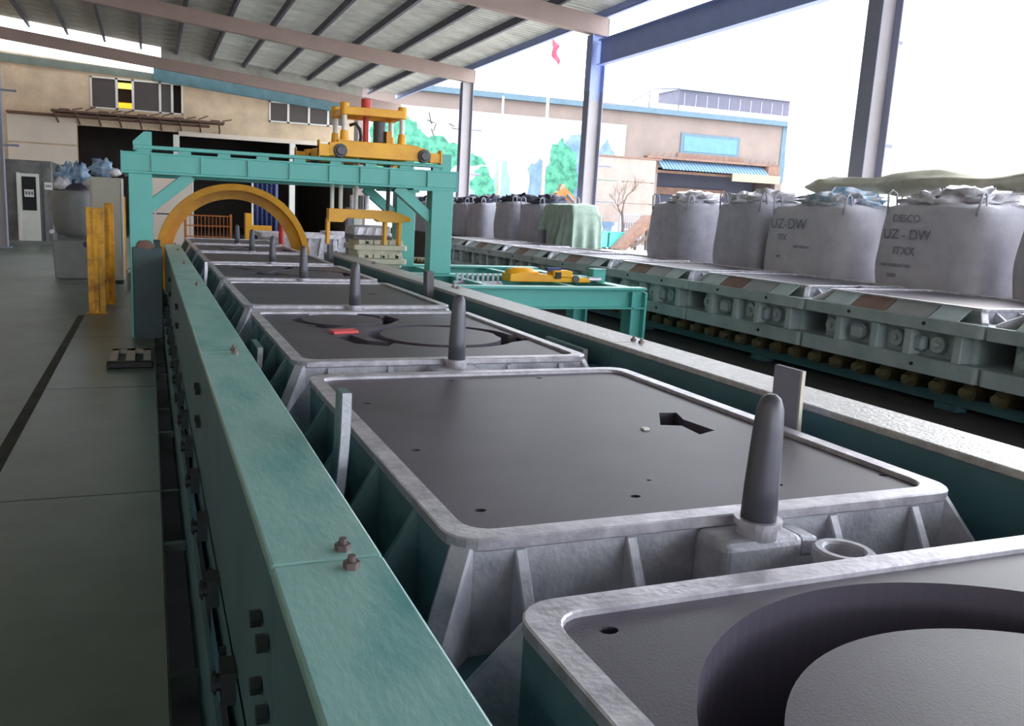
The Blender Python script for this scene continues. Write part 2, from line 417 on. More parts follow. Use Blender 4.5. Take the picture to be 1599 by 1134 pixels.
gutter = MB().box(31.4-FX, 42.4-FX, -.5, 0, 5.85, 6.0)
for k in range(20): gutter.bar((31.5-FX+k*.55, -.5, 6.0), (31.6-FX+k*.55, -.5, 6.25), .05, .05)
gutter.build('pipe_rack', M_rust, fb)
aw = MB()
for k in range(34):
    x = 32.4-FX + k*.262
    aw.prism([(x, -.02, 5.85), (x+.2, -.02, 5.85), (x+.2, -.9, 5.15), (x, -.9, 5.15)], (0, 0, .05))
aw.build('awning', M_bluerib, fb)
box('awning_end', M_rust, fb, 41.3-FX, 42.3-FX, -.7, 0, 5.2, 5.85); box('lintel', M_rust, fb, 32.2-FX, 41.6-FX, -.1, 0, 4.95, 5.12)
box('sign_panel', M_sign, fb, 38.1-FX, 42.2-FX, -.95, -.85, 4.65, 5.2)
box('opening', M_darkblue, fb, 32.6-FX, 42.6-FX, 2.4, 2.5, 0, 5.3)
box('inner_beam', M_rust, fb, 34-FX, 40-FX, 2.2, 2.4, 3.6, 4.1)
# mural
mu = empty('mural', (22, 49.9, 0), 'white mural with green pines and blue peaks painted on the far building', 'mural')
box('mural_panel', M_murwhite, mu, 12.2-22, 29.8-22, -.04, .1, .4, 7.85)
def paint(name, m, pts, d=.05, jag=.17, n=9):
    out = []
    for i, (a, c) in enumerate(zip(pts, pts[1:]+pts[:1])):
        for k in range(n):
            t = k/n; x = a[0]+(c[0]-a[0])*t; z = a[1]+(c[1]-a[1])*t
            q = noise.noise_vector(Vector((x*2.6, z*2.6, d*90)))
            out.append((x-22+q.x*jag*2, -d, z+q.y*jag*2))
    MB().prism(out, (0, .01, 0)).build(name, m, mu)
paint('painted_hill', M_murgreen, [(12.4, 7.0), (14.8, 7.2), (15.6, 6.3), (17.5, 6.0), (19.3, 5.2), (20.0, 4.7), (18.5, 4.5), (16.0, 4.3), (12.4, 3.8)], .051)
paint('painted_peak', M_murpale, [(20.6, 5.3), (21.2, 5.1), (21.7, 3.0), (21.9, 1.2), (20.2, 1.2)], .051)
paint('painted_peak', M_murpale, [(18.9, 3.3), (20.4, 3.3), (20.7, 1.2), (18.5, 1.2)], .053)
paint('painted_pine', M_murgreen, [(19.5, 4.6), (20.1, 4.4), (20.6, 3.2), (20.3, 2.2), (19.2, 2.6), (18.9, 3.6)], .056, .14)
paint('painted_peak', M_murblue, [(22.9, 5.0), (23.8, 5.2), (24.4, 4.6), (24.6, .8), (22.7, .8)], .051)
paint('painted_peak', M_murblue, [(25.3, 6.4), (25.9, 7.1), (26.8, 6.9), (27.4, 5.0), (28.4, 6.9), (29.2, 5.6), (29.4, 3.4), (29.3, .8), (25.0, .8)], .053)
paint('painted_pine', M_murgreen, [(24.4, 6.4), (25.3, 6.6), (26.1, 5.8), (26.4, 4.0), (26.2, 2.2), (25.4, 1.0), (24.2, 1.2), (24.0, 3.6)], .058, .16)
paint('painted_pine', M_murgreen, [(27.9, 4.9), (28.8, 4.6), (29.0, 3.8), (27.6, 3.7)], .058, .14)
for k, (x, z, l, a) in enumerate(((16.0, 7.55, .7, 1.3), (15.9, 7.1, .5, .3), (16.5, 6.95, .5, 1.9), (17.3, 7.0, .4, .4), (17.5, 6.75, .5, .1), (16.2, 6.6, .4, 1.2))):
    MB().bar((x-22, -.06, z), (x-22+l*math.cos(a), -.06, z-l*math.sin(a)), .03, .11, (0, 1, 0)).build('brush_stroke', M_black, mu)
# rooftop store and truss
rt = empty('rooftop_shed', (38.5, 57, 0), 'grey ribbed rooftop shed above the blue roof edge', 'shed')
box('shed_wall', M_greyroof, rt, 38.6-38.5, 49.2-38.5, 0, 3, 10.5, 11.9)
for k in range(10): box('shed_rib', M_columndark, rt, 39.0-38.5+k*1.05, 39.06-38.5+k*1.05, -.03, 0, 10.6, 11.5)
box('shed_roof', M_columndark, rt, 38.4-38.5, 49.4-38.5, -.2, 3.4, 11.75, 12.1)
MB().box(34-38.5, 50-38.5, -.5, 3.2, 9.1, 10.5).build('sky_tone_base', M_white, rt)  # white base added to pass for bright sky below the shed
tr = empty('rooftop_truss', (35.6, 55.9, 9.1), 'thin grey gabled truss left of the rooftop shed', 'truss')
b = MB()
P = [(-1.9, 0, 1.2), (0, 0, 2.3), (2.2, 0, 2.5)]
for a, c in zip(P, P[1:]): b.bar(a, c, .07, .07)
for x, z in ((-1.9, 1.2), (-.4, 2.1), (2.2, 2.5)): b.bar((x, 0, 0), (x, 0, z), .06, .06)
b.bar((-.4, 0, .9), (2.2, 0, 2.5), .05, .05); b.build('truss_frame', M_greyroof, tr)
MB().box(-2.2, -1.6, -.1, .1, .9, 1.2).build('truss_foot', M_columndark, tr)
# flag poles
def pole(x, y, h, label, flag=False):
    t = empty('flag_pole', (x, y, 0), label, 'flag pole', 'flag poles in the yard')
    MB().tube([(0, 0, 0), (0, 0, h*.5), (0, 0, h)], [.11, .09, .05], 10).build('pole', M_pole, t, smooth=True)
    MB().cyl((0, 0, 0), (0, 0, .3), .3, n=12).build('pole_foot', M_column, t)
    if flag:
        g = MB(); n = 9; vs = []; fs = []
        for i in range(n):
            for j in range(5):
                u = j/4; z = h-.1-i*.12; vs.append((.05+u*.42*(1-.2*math.sin(i*.8)), .1*math.sin(i*.9+j*1.3), z-u*.5))
        for i in range(n-1):
            for j in range(4): fs.append((i*5+j, i*5+j+1, i*5+5+j+1, i*5+5+j))
        o = g.add(vs, fs).build('flag', M_flag, t, smooth=True); o.modifiers.new('thick', 'SOLIDIFY').thickness = .01
    return t
pole(17.55, 42, 7.8, 'white flag pole nearer the gantry in front of the mural')
pole(20.15, 42, 11.2, 'white flag pole with red flag in front of the green painted pine', True)
# notice board with gate and bare tree
nb = empty('notice_board', (27.6, 46, 0), 'tall cream panelled board standing behind the bare tree', 'board')
for k, (z0, z1) in enumerate(((1.5, 2.66), (2.7, 3.98), (4.02, 5.42))):
    box('board_panel', M_board, nb, -2.2, 2.2, -.05, .05, z0, z1, .01)
for x in (-2.1, 0, 2.1): box('post', M_rust, nb, x-.06, x+.06, .05, .17, 0, 5.4)
box('top_rail', M_rust, nb, -2.3, 2.6, -.1, .2, 5.42, 5.52)
gt = empty('yard_gate', (27.4, 44.6, 0), 'white barred gate under the cream board', 'gate')
for k in range(9): MB().cyl((-.6+k*.16, 0, .3), (-.6+k*.16, 0, 2.0), .03, n=6).build('bar', M_columndark, gt)
for z in (.3, 1.1, 2.0): box('rail', M_columndark, gt, -.7, .8, -.03, .03, z-.04, z+.04)
for x in (-.7, .8): box('post', M_columndark, gt, x-.05, x+.05, -.05, .05, 0, 2.1)
tree = empty('bare_tree', (26.3, 43.6, 0), 'thin leafless tree in front of the cream board', 'tree')
random.seed(3)
def branch(mb, p, d, l, r, lev):
    q = p + d*l; mid = p + d*l*.5 + Vector((random.uniform(-.1, .1), random.uniform(-.1, .1), 0))*l
    mb.tube([p, mid, q], [r, r*.85, r*.65], 5)
    if lev == 0: return
    for k in range(3):
        e = (d + Vector((random.uniform(-.9, .9), random.uniform(-.6, .6), random.uniform(-.1, .6)))).normalized()
        branch(mb, q if k else mid, e, l*random.uniform(.55, .8), r*.55, lev-1)
tb = MB(); tb.tube([(0, 0, 0), (.05, 0, 1.2), (-.1, 0, 2.2)], [.09, .08, .06], 7); tb.build('trunk', M_bark, tree)
bb = MB(); branch(bb, Vector((-.1, 0, 2.1)), Vector((.25, 0, 1)).normalized(), 1.0, .05, 4); branch(bb, Vector((0, 0, 1.6)), Vector((-.5, 0, 1)).normalized(), .9, .045, 4)
bb.build('branches', M_bark, tree)
for k, x in enumerate((0, 1.22)):
    t = empty('teal_bin', (23.9+x, 42.5, 0), ('teal skip bin beside the green tarp, the left one of two', 'teal skip bin beside the brown ramp, the right one of two')[k], 'bin', 'teal skip bins in the yard')
    MB().ring(rrect(-.55, .55, -.5, .5, .04), rrect(-.5, .5, -.45, .45, .04), .08, .95).box(-.52, .52, -.47, .47, .08, .14).build('bin_body', M_teal, t)
    MB().ring(rrect(-.58, .58, -.53, .53, .04), rrect(-.5, .5, -.45, .45, .04), .9, .97).build('bin_rim', M_teal, t)
    for sx in (-.45, .45):
        for sy in (-.4, .4): box('foot', M_black, t, sx-.05, sx+.05, sy-.05, sy+.05, 0, .08)
rp = empty('loading_ramp', (25.1, 41.4, 0), 'brown sloping loading ramp beside the grey bags', 'ramp')
MB().prism([(-.6, -.4, .05), (0, -.4, .0), (1.7, -.4, 1.6), (1.4, -.4, 2.0)], (0, .8, 0)).build('ramp_deck', M_rust, rp)
for x, h in ((.8, .75), (1.5, 1.4)): MB().bar((x, 0, 0), (x, 0, h), .12, .12).build('ramp_leg', M_bark, rp)
MB().bar((.2, -.5, .15), (1.8, -.5, 1.1), .06, .2).build('ramp_stringer', M_bark, rp)
random.seed(5)
def lumpy(name, m, parent, c, r, amp=.35, n=14, k=9, sc=3.0, seed=0):
    vs = []; fs = []
    for i in range(k+1):
        ph = PI*i/k
        for j in range(n):
            th = 2*PI*j/n; d = Vector((math.sin(ph)*math.cos(th), math.sin(ph)*math.sin(th), math.cos(ph)))
            q = 1 + amp*noise.noise(d*sc + Vector((seed*7.3, seed, 0)))
            vs.append((c[0]+d.x*r[0]*q, c[1]+d.y*r[1]*q, c[2]+d.z*r[2]*q))
    for i in range(k):
        for j in range(n): fs.append((i*n+j, i*n+(j+1) % n, (i+1)*n+(j+1) % n, (i+1)*n+j))
    me = MB().add(vs, fs)
    o = me.build(name, m, parent, smooth=True)
    bm = bmesh.new(); bm.from_mesh(o.data); bmesh.ops.remove_doubles(bm, verts=bm.verts, dist=1e-4); bmesh.ops.recalc_face_normals(bm, faces=bm.faces); bm.to_mesh(o.data); bm.free()
    return o
sp = empty('white_sack_pile', (24.2, 43.7, 0), 'white covered heap between the blue column and the bare tree', 'heap')
lumpy('cover', M_white, sp, (0, 0, .9), (.75, .6, .95), .25, seed=2)
ob = empty('orange_loader', (14.6, 27.5, 0), 'small orange loader arm rising behind the green tarp', 'loader')
box('body', M_orange, ob, -.4, .7, -.5, .5, .4, 1.5, .05); MB().prism([(-.4, -.12, 1.4), (-.9, -.12, 2.55), (-.55, -.12, 2.75), (.2, -.12, 2.1), (.9, -.12, 1.9), (.9, -.12, 1.5)], (0, .24, 0)).build('boom', M_orange, ob)
for sx in (-.3, .55):
    for sy in (-.55, .45): MB().cyl((sx, sy, .32), (sx, sy+.12, .32), .32, n=16).build('wheel', M_black, ob)
MB().prism([(-.85, -.1, 2.45), (-.6, -.1, 2.5), (-.55, -.1, 2.85), (-.7, -.1, 2.88)], (0, .2, 0)).build('hook_head', M_sign, ob)
MB().tube([(-.5, -.2, 2.5), (-.2, -.25, 2.2), (.0, -.3, 1.8)], .05, 6).build('hose', M_bluecap, ob)

# white film curtain hung from the eave beam beside the pale column
cu = empty('film_curtain', (11.2, 9.0, 0), 'white translucent film curtain hanging behind the pale column', 'curtain')
vs = []; fs = []; nu, nv = 40, 16
for i in range(nv+1):
    z = 6.2 - 4.9*i/nv
    pull = (.32*math.sin(PI*min(1, (6.2-z)/2.6)*.5) if z > 3.2 else .32-.75*((3.2-z)/1.9)**2)
    for j in range(nu+1):
        u = j/nu; y = u*(3.75 + pull); vs.append((.09*math.sin(u*34)+.05*math.sin(u*11+i*.3), y, z))
for i in range(nv):
    for j in range(nu): fs.append((i*(nu+1)+j, i*(nu+1)+j+1, (i+1)*(nu+1)+j+1, (i+1)*(nu+1)+j))
MB().add(vs, fs).build('film', M_curtain, cu, smooth=True)
MB().cyl((0, -.1, 6.22), (0, 4.0, 6.22), .03, n=8).build('curtain_rod', M_columndark, cu)

# ================================================================== CONVEYOR RAILS
def rail(name, x0, x1, outer, label, seams, mtop, mweb, webz):
    t = empty(name, ((x0+x1)/2, 0, -.9), label, 'conveyor rail')
    xc = (x0+x1)/2; dz = .9
    wx0, wx1 = (x0, x0+.018) if outer < 0 else (x0, x0+.018)
    bolt = MB().cyl((0, 0, 0), (0, 0, .014), .017, n=6).cyl((0, 0, .012), (0, 0, .026), .0085, n=8)
    b0 = None
    for a, c in zip(seams, seams[1:]):
        g = .003
        mb = MB().prism([(x0-xc, a+g, 1.05+dz), (x1-xc, a+g, 1.05+dz), (x1-xc, a+g, 1.02+dz), (x0-xc, a+g, 1.02+dz)], (0, c-a-2*g, 0))
        s = mb.build('rail_top', mtop, t, .006, seg=2)
        wb_ = MB().box(wx0-xc+.004, wx1-xc+.004, a+g, c-g, webz+dz, 1.02+dz).box(wx0-xc, x1-xc-.03, a+g, c-g, webz-.02+dz, webz+dz)
        wo = wb_.build('rail_web', mweb, t)
        for yb in (a+.045, c-.045):
            if yb > c: continue
            if b0 is None: b0 = bolt.build('bolt', M_bolt, s, loc=(.035, yb, 1.05+dz))
            else: share(b0, s, (.035+.008*random.uniform(-1, 1), yb, 1.05+dz))
    for k in range(7):
        y = -.4+k*2.35
        if y < seams[-1]: box('post', mweb, t, -.06, .06, y-.06, y+.06, 0, webz-.02+dz)
    return t
lr = rail('conveyor_rail', .21, .435, -1, 'long teal rail along the left side of the mould line, nearest the walkway', [-2.6, 1.555, 3.98, 7.19, 9.6, 12.0, 13.58], M_tealrail, M_tealdark, .40)
rr = rail('conveyor_rail', 2.46, 2.735, 1, 'teal rail with worn bright top along the far side of the mould line', [-2.6, .9, 4.1, 7.2, 10.2, 12.6], M_steelrail, M_tealdark, .62)
# splice plates, roller bearings and lower skirt of the near rail (local x about .3225, z + .9)
for y in (1.66, 4.06, 7.27, 9.7):
    for dy in (-.05, .06):
        for z in (1.60, 1.76): MB().cyl((-.135, y+dy, z), (-.112, y+dy, z), .02, n=6).build('splice_bolt', M_darkbolt, lr)
bb0 = pp0 = None
for k in range(20):
    y = .45+.62*k
    bl = MB().box(-.155, -.11, -.05, .05, -.05, .05).cyl((-.18, 0, 0), (-.15, 0, 0), .026, n=10).cyl((-.175, 0, .0), (-.168, 0, .0), .036, n=10)
    if bb0 is None: bb0 = bl.build('roller_bearing', M_darkbolt, lr, loc=(0, y, 1.27))
    else: share(bb0, lr, (0, y, 1.27))
    pl = MB().cyl((-.135, 0, 0), (-.11, 0, 0), .016, n=6)
    if pp0 is None: pp0 = pl.build('bolt', M_darkbolt, lr, loc=(0, y+.28, 1.21))
    else: share(pp0, lr, (0, y+.28, 1.21))
box('lower_beam', M_tealdark, lr, -.115, -.09, -2.6, 13.5, 1.02, 1.30)
for k in range(6):
    y = -.6 + 2.3*k
    box('skirt_panel', MATS['dark_teal'], lr, -.17, -.155, y, y+2.28, .62, 1.19)
    MB().bar((-.35, y+.5, .8), (-.1, y+.5, .8), .05, .04, (0, 0, 1)).build('cross_tie', M_plate, lr)
    MB().bar((-.35, y+1.6, .72), (-.1, y+1.6, .72), .05, .04, (0, 0, 1)).build('cross_tie', M_plate, lr)
# track the flasks roll on
tf = empty('roller_track', (1.445, 0, -.9), 'dark roller track underneath the moulding flasks', 'track')
for sx in (-1, 1):
    box('track_beam', M_tealdark, tf, sx*.62-.06, sx*.62+.06, -2.6, 19, 1.03, 1.22)
r0 = None
for k in range(34):
    y = -2.4+.64*k
    if r0 is None: r0 = MB().cyl((-.7, 0, 0), (.7, 0, 0), .06, n=10).build('roller', M_motor, tf, loc=(0, y, 1.17))
    else: share(r0, tf, (0, y, 1.17))
for k in range(5):
    for sx in (-1, 1): box('track_leg', M_tealdark, tf, sx*.62-.05, sx*.62+.05, -1.5+4.6*k, -1.4+4.6*k, 0, 1.03)

# ================================================================== FLASKS (moulding boxes)
FW, FL_ = 1.61, 1.96
def bool_cut(o, cutters):
    for c in cutters:
        c.parent = o.parent
        md = o.modifiers.new('cut', 'BOOLEAN'); md.operation = 'DIFFERENCE'; md.object = c; md.solver = 'EXACT'
    dg = bpy.context.evaluated_depsgraph_get()
    me = bpy.data.meshes.new_from_object(o.evaluated_get(dg))
    o.modifiers.clear(); old = o.data; o.data = me
    for c in cutters: bpy.data.objects.remove(c)
    return o
def cutter(mb): return mb.build('cutter_tmp', M_sand)
ZB = .33                                         # underside of a flask above the floor
def flask_parts(side_m, end_m, rim_m, body_m, flange_m, detail=False, z1=1.0-ZB, zf=.70-ZB, th=.075):
    """all parts except the sand, local to an empty at the middle of the flask's underside"""
    t = empty('moulding_flask', (0, 0, 0))
    hw, hl = FW/2, FL_/2
    MB().ring(rrect(-hw, hw, -hl, hl, .09), rrect(-hw+.062, hw-.062, -hl+.062, hl-.062, .07), z1-.032, z1).build('rim', rim_m, t, .004)
    for sx in (-1, 1):
        a, c = sorted((sx*(hw-.012), sx*(hw-.04)))
        box('side_wall', side_m, t, a, c, -hl+.05, hl-.05, zf-.02, z1-.03)
        a, c = sorted((sx*(hl-.012), sx*(hl-.04)))
        MB().box(-hw+.05, hw-.05, a, c, zf-.02, z1-.03).build('end_wall', end_m, t)
    fx, fy = hw+.175, hl+.148
    MB().ring(rrect(-fx, fx, -fy, fy, .05, 3), rrect(-hw+.05, hw-.05, -hl+.05, hl-.05, .05, 3), zf-th, zf).build('flange', flange_m, t, .006)
    # gusset ribs
    rs = None
    for sx in (-1, 1):
        for y in (-.66, -.25, .16, .57):
            pts = [(0, 0, zf-.01), (.165, 0, zf-.01), (.165, 0, zf+.02), (.012, 0, z1-.035), (0, 0, z1-.035)]
            if rs is None: rs = MB().prism([(p[0], -.014, p[2]) for p in pts], (0, .028, 0)).build('side_rib', side_m, t, .003, loc=(sx*(hw-.02), y, 0)); rs.rotation_euler.z = 0 if sx > 0 else PI
            else: share(rs, t, (sx*(hw-.02), y, 0), rz=0 if sx > 0 else PI)
    re = None
    for sy in (-1, 1):
        for x in (-.63, -.325, .325, .63):
            pts = [(0, zf-.01), (.145, zf-.01), (.145, zf+.02), (.012, z1-.035), (0, z1-.035)]
            if re is None:
                re = MB().prism([(p[0], -.016, p[1]) for p in pts], (0, .032, 0)).build('end_rib', end_m, t, .004, loc=(x, sy*(hl-.02), 0)); re.rotation_euler.z = sy*PI/2
            else: share(re, t, (x, sy*(hl-.02), 0), rz=sy*PI/2)
    cg = None
    for sx, sy, a in ((1, 1, PI/4), (-1, 1, 3*PI/4), (-1, -1, -3*PI/4), (1, -1, -PI/4)):
        pts = [(-.02, zf-.01), (.215, zf-.01), (.215, zf+.02), (.03, z1-.02), (-.02, z1-.02)]
        l = (sx*(hw-.05), sy*(hl-.05), 0)
        if cg is None:
            cg = MB().prism([(p[0], -.03, p[1]) for p in pts], (0, .06, 0)).build('corner_gusset', end_m, t, .006, loc=l); cg.rotation_euler.z = a
        else: share(cg, t, l, rz=a)
    # pin lug on the end towards the camera, pin with collar, bushing on the other end
    ly = -hl-.065
    lg = MB().prism([(-.135, ly+.08, zf-.02), (.115, ly+.08, zf-.02), (.115, ly+.08, z1-.03), (-.135, ly+.08, z1-.03)], (0, -.13, 0)).build('pin_lug', end_m, t, .022, seg=3)
    MB().prism([(.115, ly+.07, z1-.10), (.18, ly+.07, z1-.10), (.18, ly+.07, z1-.045), (.115, ly+.07, z1-.04)], (0, -.10, 0)).build('lug_step', end_m, lg, .012, seg=2)
    MB().cyl((0, ly, z1-.035), (0, ly, z1-.002), .052, n=20).cyl((0, ly, z1-.004), (0, ly, z1+.012), .060, n=20).build('pin_collar', rim_m, lg, smooth=False)
    MB().tube([(0, ly, z1), (0, ly, z1+.1), (0, ly, z1+.24), (0, ly, z1+.30), (0, ly, z1+.325), (0, ly, z1+.335)], [.045, .043, .037, .033, .024, .012], 20).build('guide_pin', M_pin, t, smooth=True)
    bx, by = .175, hl+.125
    MB().ring(circle(bx, by, .075, 24), circle(bx, by, .047, 24), zf-.01, z1-.042).build('bushing', end_m, t, .006)
    MB().prism([(bx-.15, by+.06, zf), (bx+.13, by+.06, zf), (bx+.09, hl-.02, zf), (bx-.09, hl-.02, zf)], (0, 0, .03)).build('bushing_seat', end_m, t, .005)
    # lower body
    if not detail:
        MB().ring(rrect(-hw+.02, hw-.02, -hl+.02, hl-.02, .06), rrect(-hw+.1, hw-.1, -hl+.1, hl-.1, .04), 0, zf-th).build('lower_body', body_m, t)
    else:
        MB().ring(rrect(-hw+.0, hw-.0, -hl+.02, hl-.02, .06), rrect(-hw+.1, hw-.1, -hl+.1, hl-.1, .04), .12, zf-th).build('lower_body', body_m, t)
        MB().ring(rrect(-fx, fx, -fy, fy, .05, 3), rrect(-hw+.1, hw-.1, -hl+.1, hl-.1, .05, 3), .0, .16).build('lower_flange', flange_m, t, .006)
        MB().ring(rrect(-hw+.02, hw-.02, -hl+.1, hl-.1, .05, 3), rrect(-hw+.2, hw-.2, -hl+.2, hl-.2, .05, 3), -.03, .02).build('underframe', body_m, t)
        vb = None
        for y in (-.86, -.3, .12, .62):
            if vb is None: vb = MB().prism([(-hw+.01, -.05, .15), (-hw+.01, .05, .15), (-hw+.01, .05, zf-th), (-hw+.01, -.05, zf-th)], (-.15, 0, 0)).build('upright_rib', body_m, t, .012, loc=(0, y, 0))
            else: share(vb, t, (0, y, 0))
        ds = None
        for y in (-.58, -.09, .38, .80):
            if ds is None: ds = MB().cyl((-hw+.02, 0, .29), (-hw-.06, 0, .29), .085, n=16).cyl((-hw-.05, 0, .29), (-hw-.09, 0, .29), .03, n=10).build('round_boss', flange_m, t, .006, loc=(0, y, 0))
            else: share(ds, t, (0, y, 0))
        for y in (-.58, .2): box('rounded_pad', flange_m, t, -hw-.10, -hw+.01, y+.13, y+.30, .2, .36, .03)
        for y in (-.5, .45): MB().cyl((-fx-.012, y, zf-.06), (-fx+.005, y, zf-.06), .018, n=8).build('flange_bolt', M_darkbolt, t)
        MB().cyl((-fx-.012, -.42, .08), (-fx+.005, -.42, .08), .02, n=8).build('flange_bolt', M_darkbolt, t)
    return t
def add_sand(t, cuts, zs=.985):
    hw, hl = FW/2-.06, FL_/2-.06; z = zs-ZB
    s = flat_prism(rrect(-hw, hw, -hl, hl, .068), z-.42, z).build('sand', M_sand, t)
    if cuts: bool_cut(s, cuts)
    return s
def vents(pts, zs=.985, r=.016):
    mb = []
    for x, y in pts: mb.append(cutter(MB().prism([(p[0], p[1], zs-ZB-.2) for p in circle(x, y, r, 10, r*.75)], (0, 0, .25))))
    return mb
proto = flask_parts(M_flask, M_silver, M_rim, M_tealdark, M_tealdark)
VENT = [(-.652, -.76), (-.184, -.76), (.305, -.77), (-.655, -.2), (-.653, .46), (.742, .45), (-.17, .83), (.275, .83), (.72, -.77)]
VENT = [(x, min(max(y, -.86), .86)) for x, y in VENT]
XC, F0, PITCH = 1.445, 1.69, 2.27
def place(k, label):
    t = copy_tree(proto); t.location = (XC, F0+PITCH*k+FL_/2, ZB)
    return tag(t, label, 'moulding flask', 'moulding flasks on the main line')
def ring_cut(cx, cy, ro, ri, depth, zs=.985, island=None):
    z = zs-ZB; out = []
    if ri: out.append(cutter(MB().ring(circle(cx, cy, ro, 96), circle(cx, cy, ri, 96), z-depth, z+.05)))
    else: out.append(cutter(flat_prism(circle(cx, cy, ro, 40), z-depth, z+.05)))
    return out
# nearest flask: a big round mould cavity around a lower island
t = place(-1, 'nearest moulding flask, with a large round cavity in its black sand at the lower right')
yc = F0-PITCH+FL_/2
s = add_sand(t, ring_cut(1.37-XC, .60-yc, .69, .55, .36) + vents([(.796-XC, 1.257-yc)], r=.02))
bool_cut(s, [cutter(flat_prism(circle(1.37-XC, .60-yc, .565, 96), .985-ZB-.035, 1.1-ZB))])
# second: flat with pour notch
t = place(0, 'second moulding flask, flat black sand with one notched pouring hole')
yc = F0+FL_/2
notch = [(1.80, 2.60), (1.91, 2.775), (1.985, 2.765), (1.945, 2.66), (1.965, 2.49), (1.87, 2.45), (1.878, 2.575)]
s = add_sand(t, vents(VENT) + [cutter(flat_prism([(x-XC, y-yc) for x, y in notch], .985-ZB-.3, 1.1-ZB))] + vents([(1.38-XC, 2.027-yc)], r=.008))
box('white_chip', M_label, t, 1.69-XC, 1.715-XC, 2.54-yc, 2.565-yc, .985-ZB, .992-ZB)
# third: two discs in grooves joined by a runner, pink core print
def drag(t, pink=True):
    y0 = F0+PITCH*2*0 + PITCH + FL_/2                # local frame of the third flask
    L_ = lambda x, y: (x-XC, y-y0)
    c1 = L_(1.22, 5.56); c2 = L_(1.66, 4.83)
    z = .985-ZB
    cuts = ring_cut(*c1, .345, .275, .3) + ring_cut(c2[0]+.02, c2[1], .46, .375, .3)
    s = add_sand(t, cuts)
    bool_cut(s, [cutter(flat_prism([(c1[0]+.26, c1[1]-.24), (c1[0]+.40, c1[1]-.02), (c1[0]+.36, c1[1]+.2), (c1[0]+.28, c1[1]+.14)], z-.28, z+.1))])
    bool_cut(s, [cutter(flat_prism([(c2[0]+.36, c2[1]-.3), (c2[0]+.52, c2[1]-.22), (c2[0]+.54, c2[1]-.02), (c2[0]+.38, c2[1]+.02)], z-.28, z+.1))])
    bool_cut(s, [cutter(flat_prism([L_(1.0, 4.86), L_(1.08, 4.56), L_(1.24, 4.46), L_(1.32, 4.58), L_(1.17, 4.66), L_(1.12, 4.88)], z-.28, z+.1))])
    bool_cut(s, [cutter(flat_prism([L_(.90, 5.30), L_(1.02, 5.16), L_(1.14, 5.20), L_(1.10, 5.30)], z-.28, z+.1))])
    if pink: MB().prism([(*L_(1.03, 4.91), z-.06), (*L_(1.19, 4.95), z-.06), (*L_(1.18, 5.05), z-.06), (*L_(1.02, 5.01), z-.06)], (0, 0, .075)).build('core_print', M_core, t)
    return s
t = place(1, 'third moulding flask, two round discs moulded in its sand with a pink core')
s3 = drag(t)
# fourth: flat with one hole
t = place(2, 'fourth moulding flask, flat black sand with one small round hole')
add_sand(t, vents([(1.843-XC, 7.223-(F0+2*PITCH+FL_/2))], r=.05))
s4 = [c for c in bpy.data.objects if c.parent == t and c.name.startswith('sand')][0]
names = ['fifth moulding flask, disc cavities in its sand, in front of the gantry', 'sixth moulding flask, flat dark sand, passing under the gantry',
         'seventh moulding flask, nearest one inside the yellow ring', 'eighth moulding flask, beyond the yellow ring at the end of the line']
for k in range(3, 7):
    t = place(k, names[k-3]); s = (s3 if k % 2 else s4).copy(); C.objects.link(s); s.parent = t

# guide plates standing between flasks and rails
def guide(name, x, y, lab, mirror=1, z0=.73, z1=1.19, ln=.24, th=.034, m=None, me=None):
    t = empty(name, (x, y, z0), lab, 'guide plate', 'guide plates on the rails')
    n = 8; pts = []
    for i in range(n+1):
        u = i/n; pts.append((mirror*(-.035*(1-u)**2), 0, (z1-z0)*u))
    top = [(p[0]+th, p[1], p[2]) for p in pts]
    MB().prism(pts+top[::-1], (0, ln, 0)).build('plate', m or M_flask, t, .004)
    MB().prism([(pts[i][0]+.003, -.004, pts[i][2]) for i in range(n+1)]+[(top[i][0]-.003, -.004, top[i][2]) for i in range(n, -1, -1)], (0, .004, 0)).build('front_edge', me or M_rim, t)  # edge strip in its own tone over the plate's near end
    MB().box(*sorted((-.305*mirror+.02 if mirror > 0 else .14, .017)), .02, .07, .10, .16).build('arm', M_tealdark, t)
    MB().cyl((-.05*mirror, -.01, .13), (-.05*mirror, .02, .13), .022, n=6).build('bolt', M_bolt, t)
    return t
guide('guide_plate', .535, 2.43, 'curved upright guide plate between the near teal rail and the second flask', 1, ln=.085, me=M_silver)
guide('guide_plate', 2.325, 2.47, 'upright guide plate with pale edge beside the big near pin, on the far rail', -1, z1=1.205, ln=.15, th=.022, m=M_columndark, me=M_cream)
guide('guide_plate', 2.345, 4.22, 'low teal guide plate at the right corner of the third flask', -1, z1=.99, ln=.5)
guide('guide_plate', .535, 4.55, 'low guide plate with bolts at the left of the third flask', 1, z1=.97, ln=.3)

guide('guide_plate', 2.33, 7.15, 'short dark guide post beside the fourth flask on the far rail', -1, z1=1.2, ln=.1, th=.07, m=M_pin, me=M_motor)
guide('guide_plate', 2.33, 11.6, 'short dark guide post under the gantry on the far rail', -1, z1=1.2, ln=.1, th=.07, m=M_pin, me=M_motor)
guide('guide_plate', .52, 8.9, 'upright guide plate on the near rail beside the fifth flask', 1, z1=1.12, ln=.1)

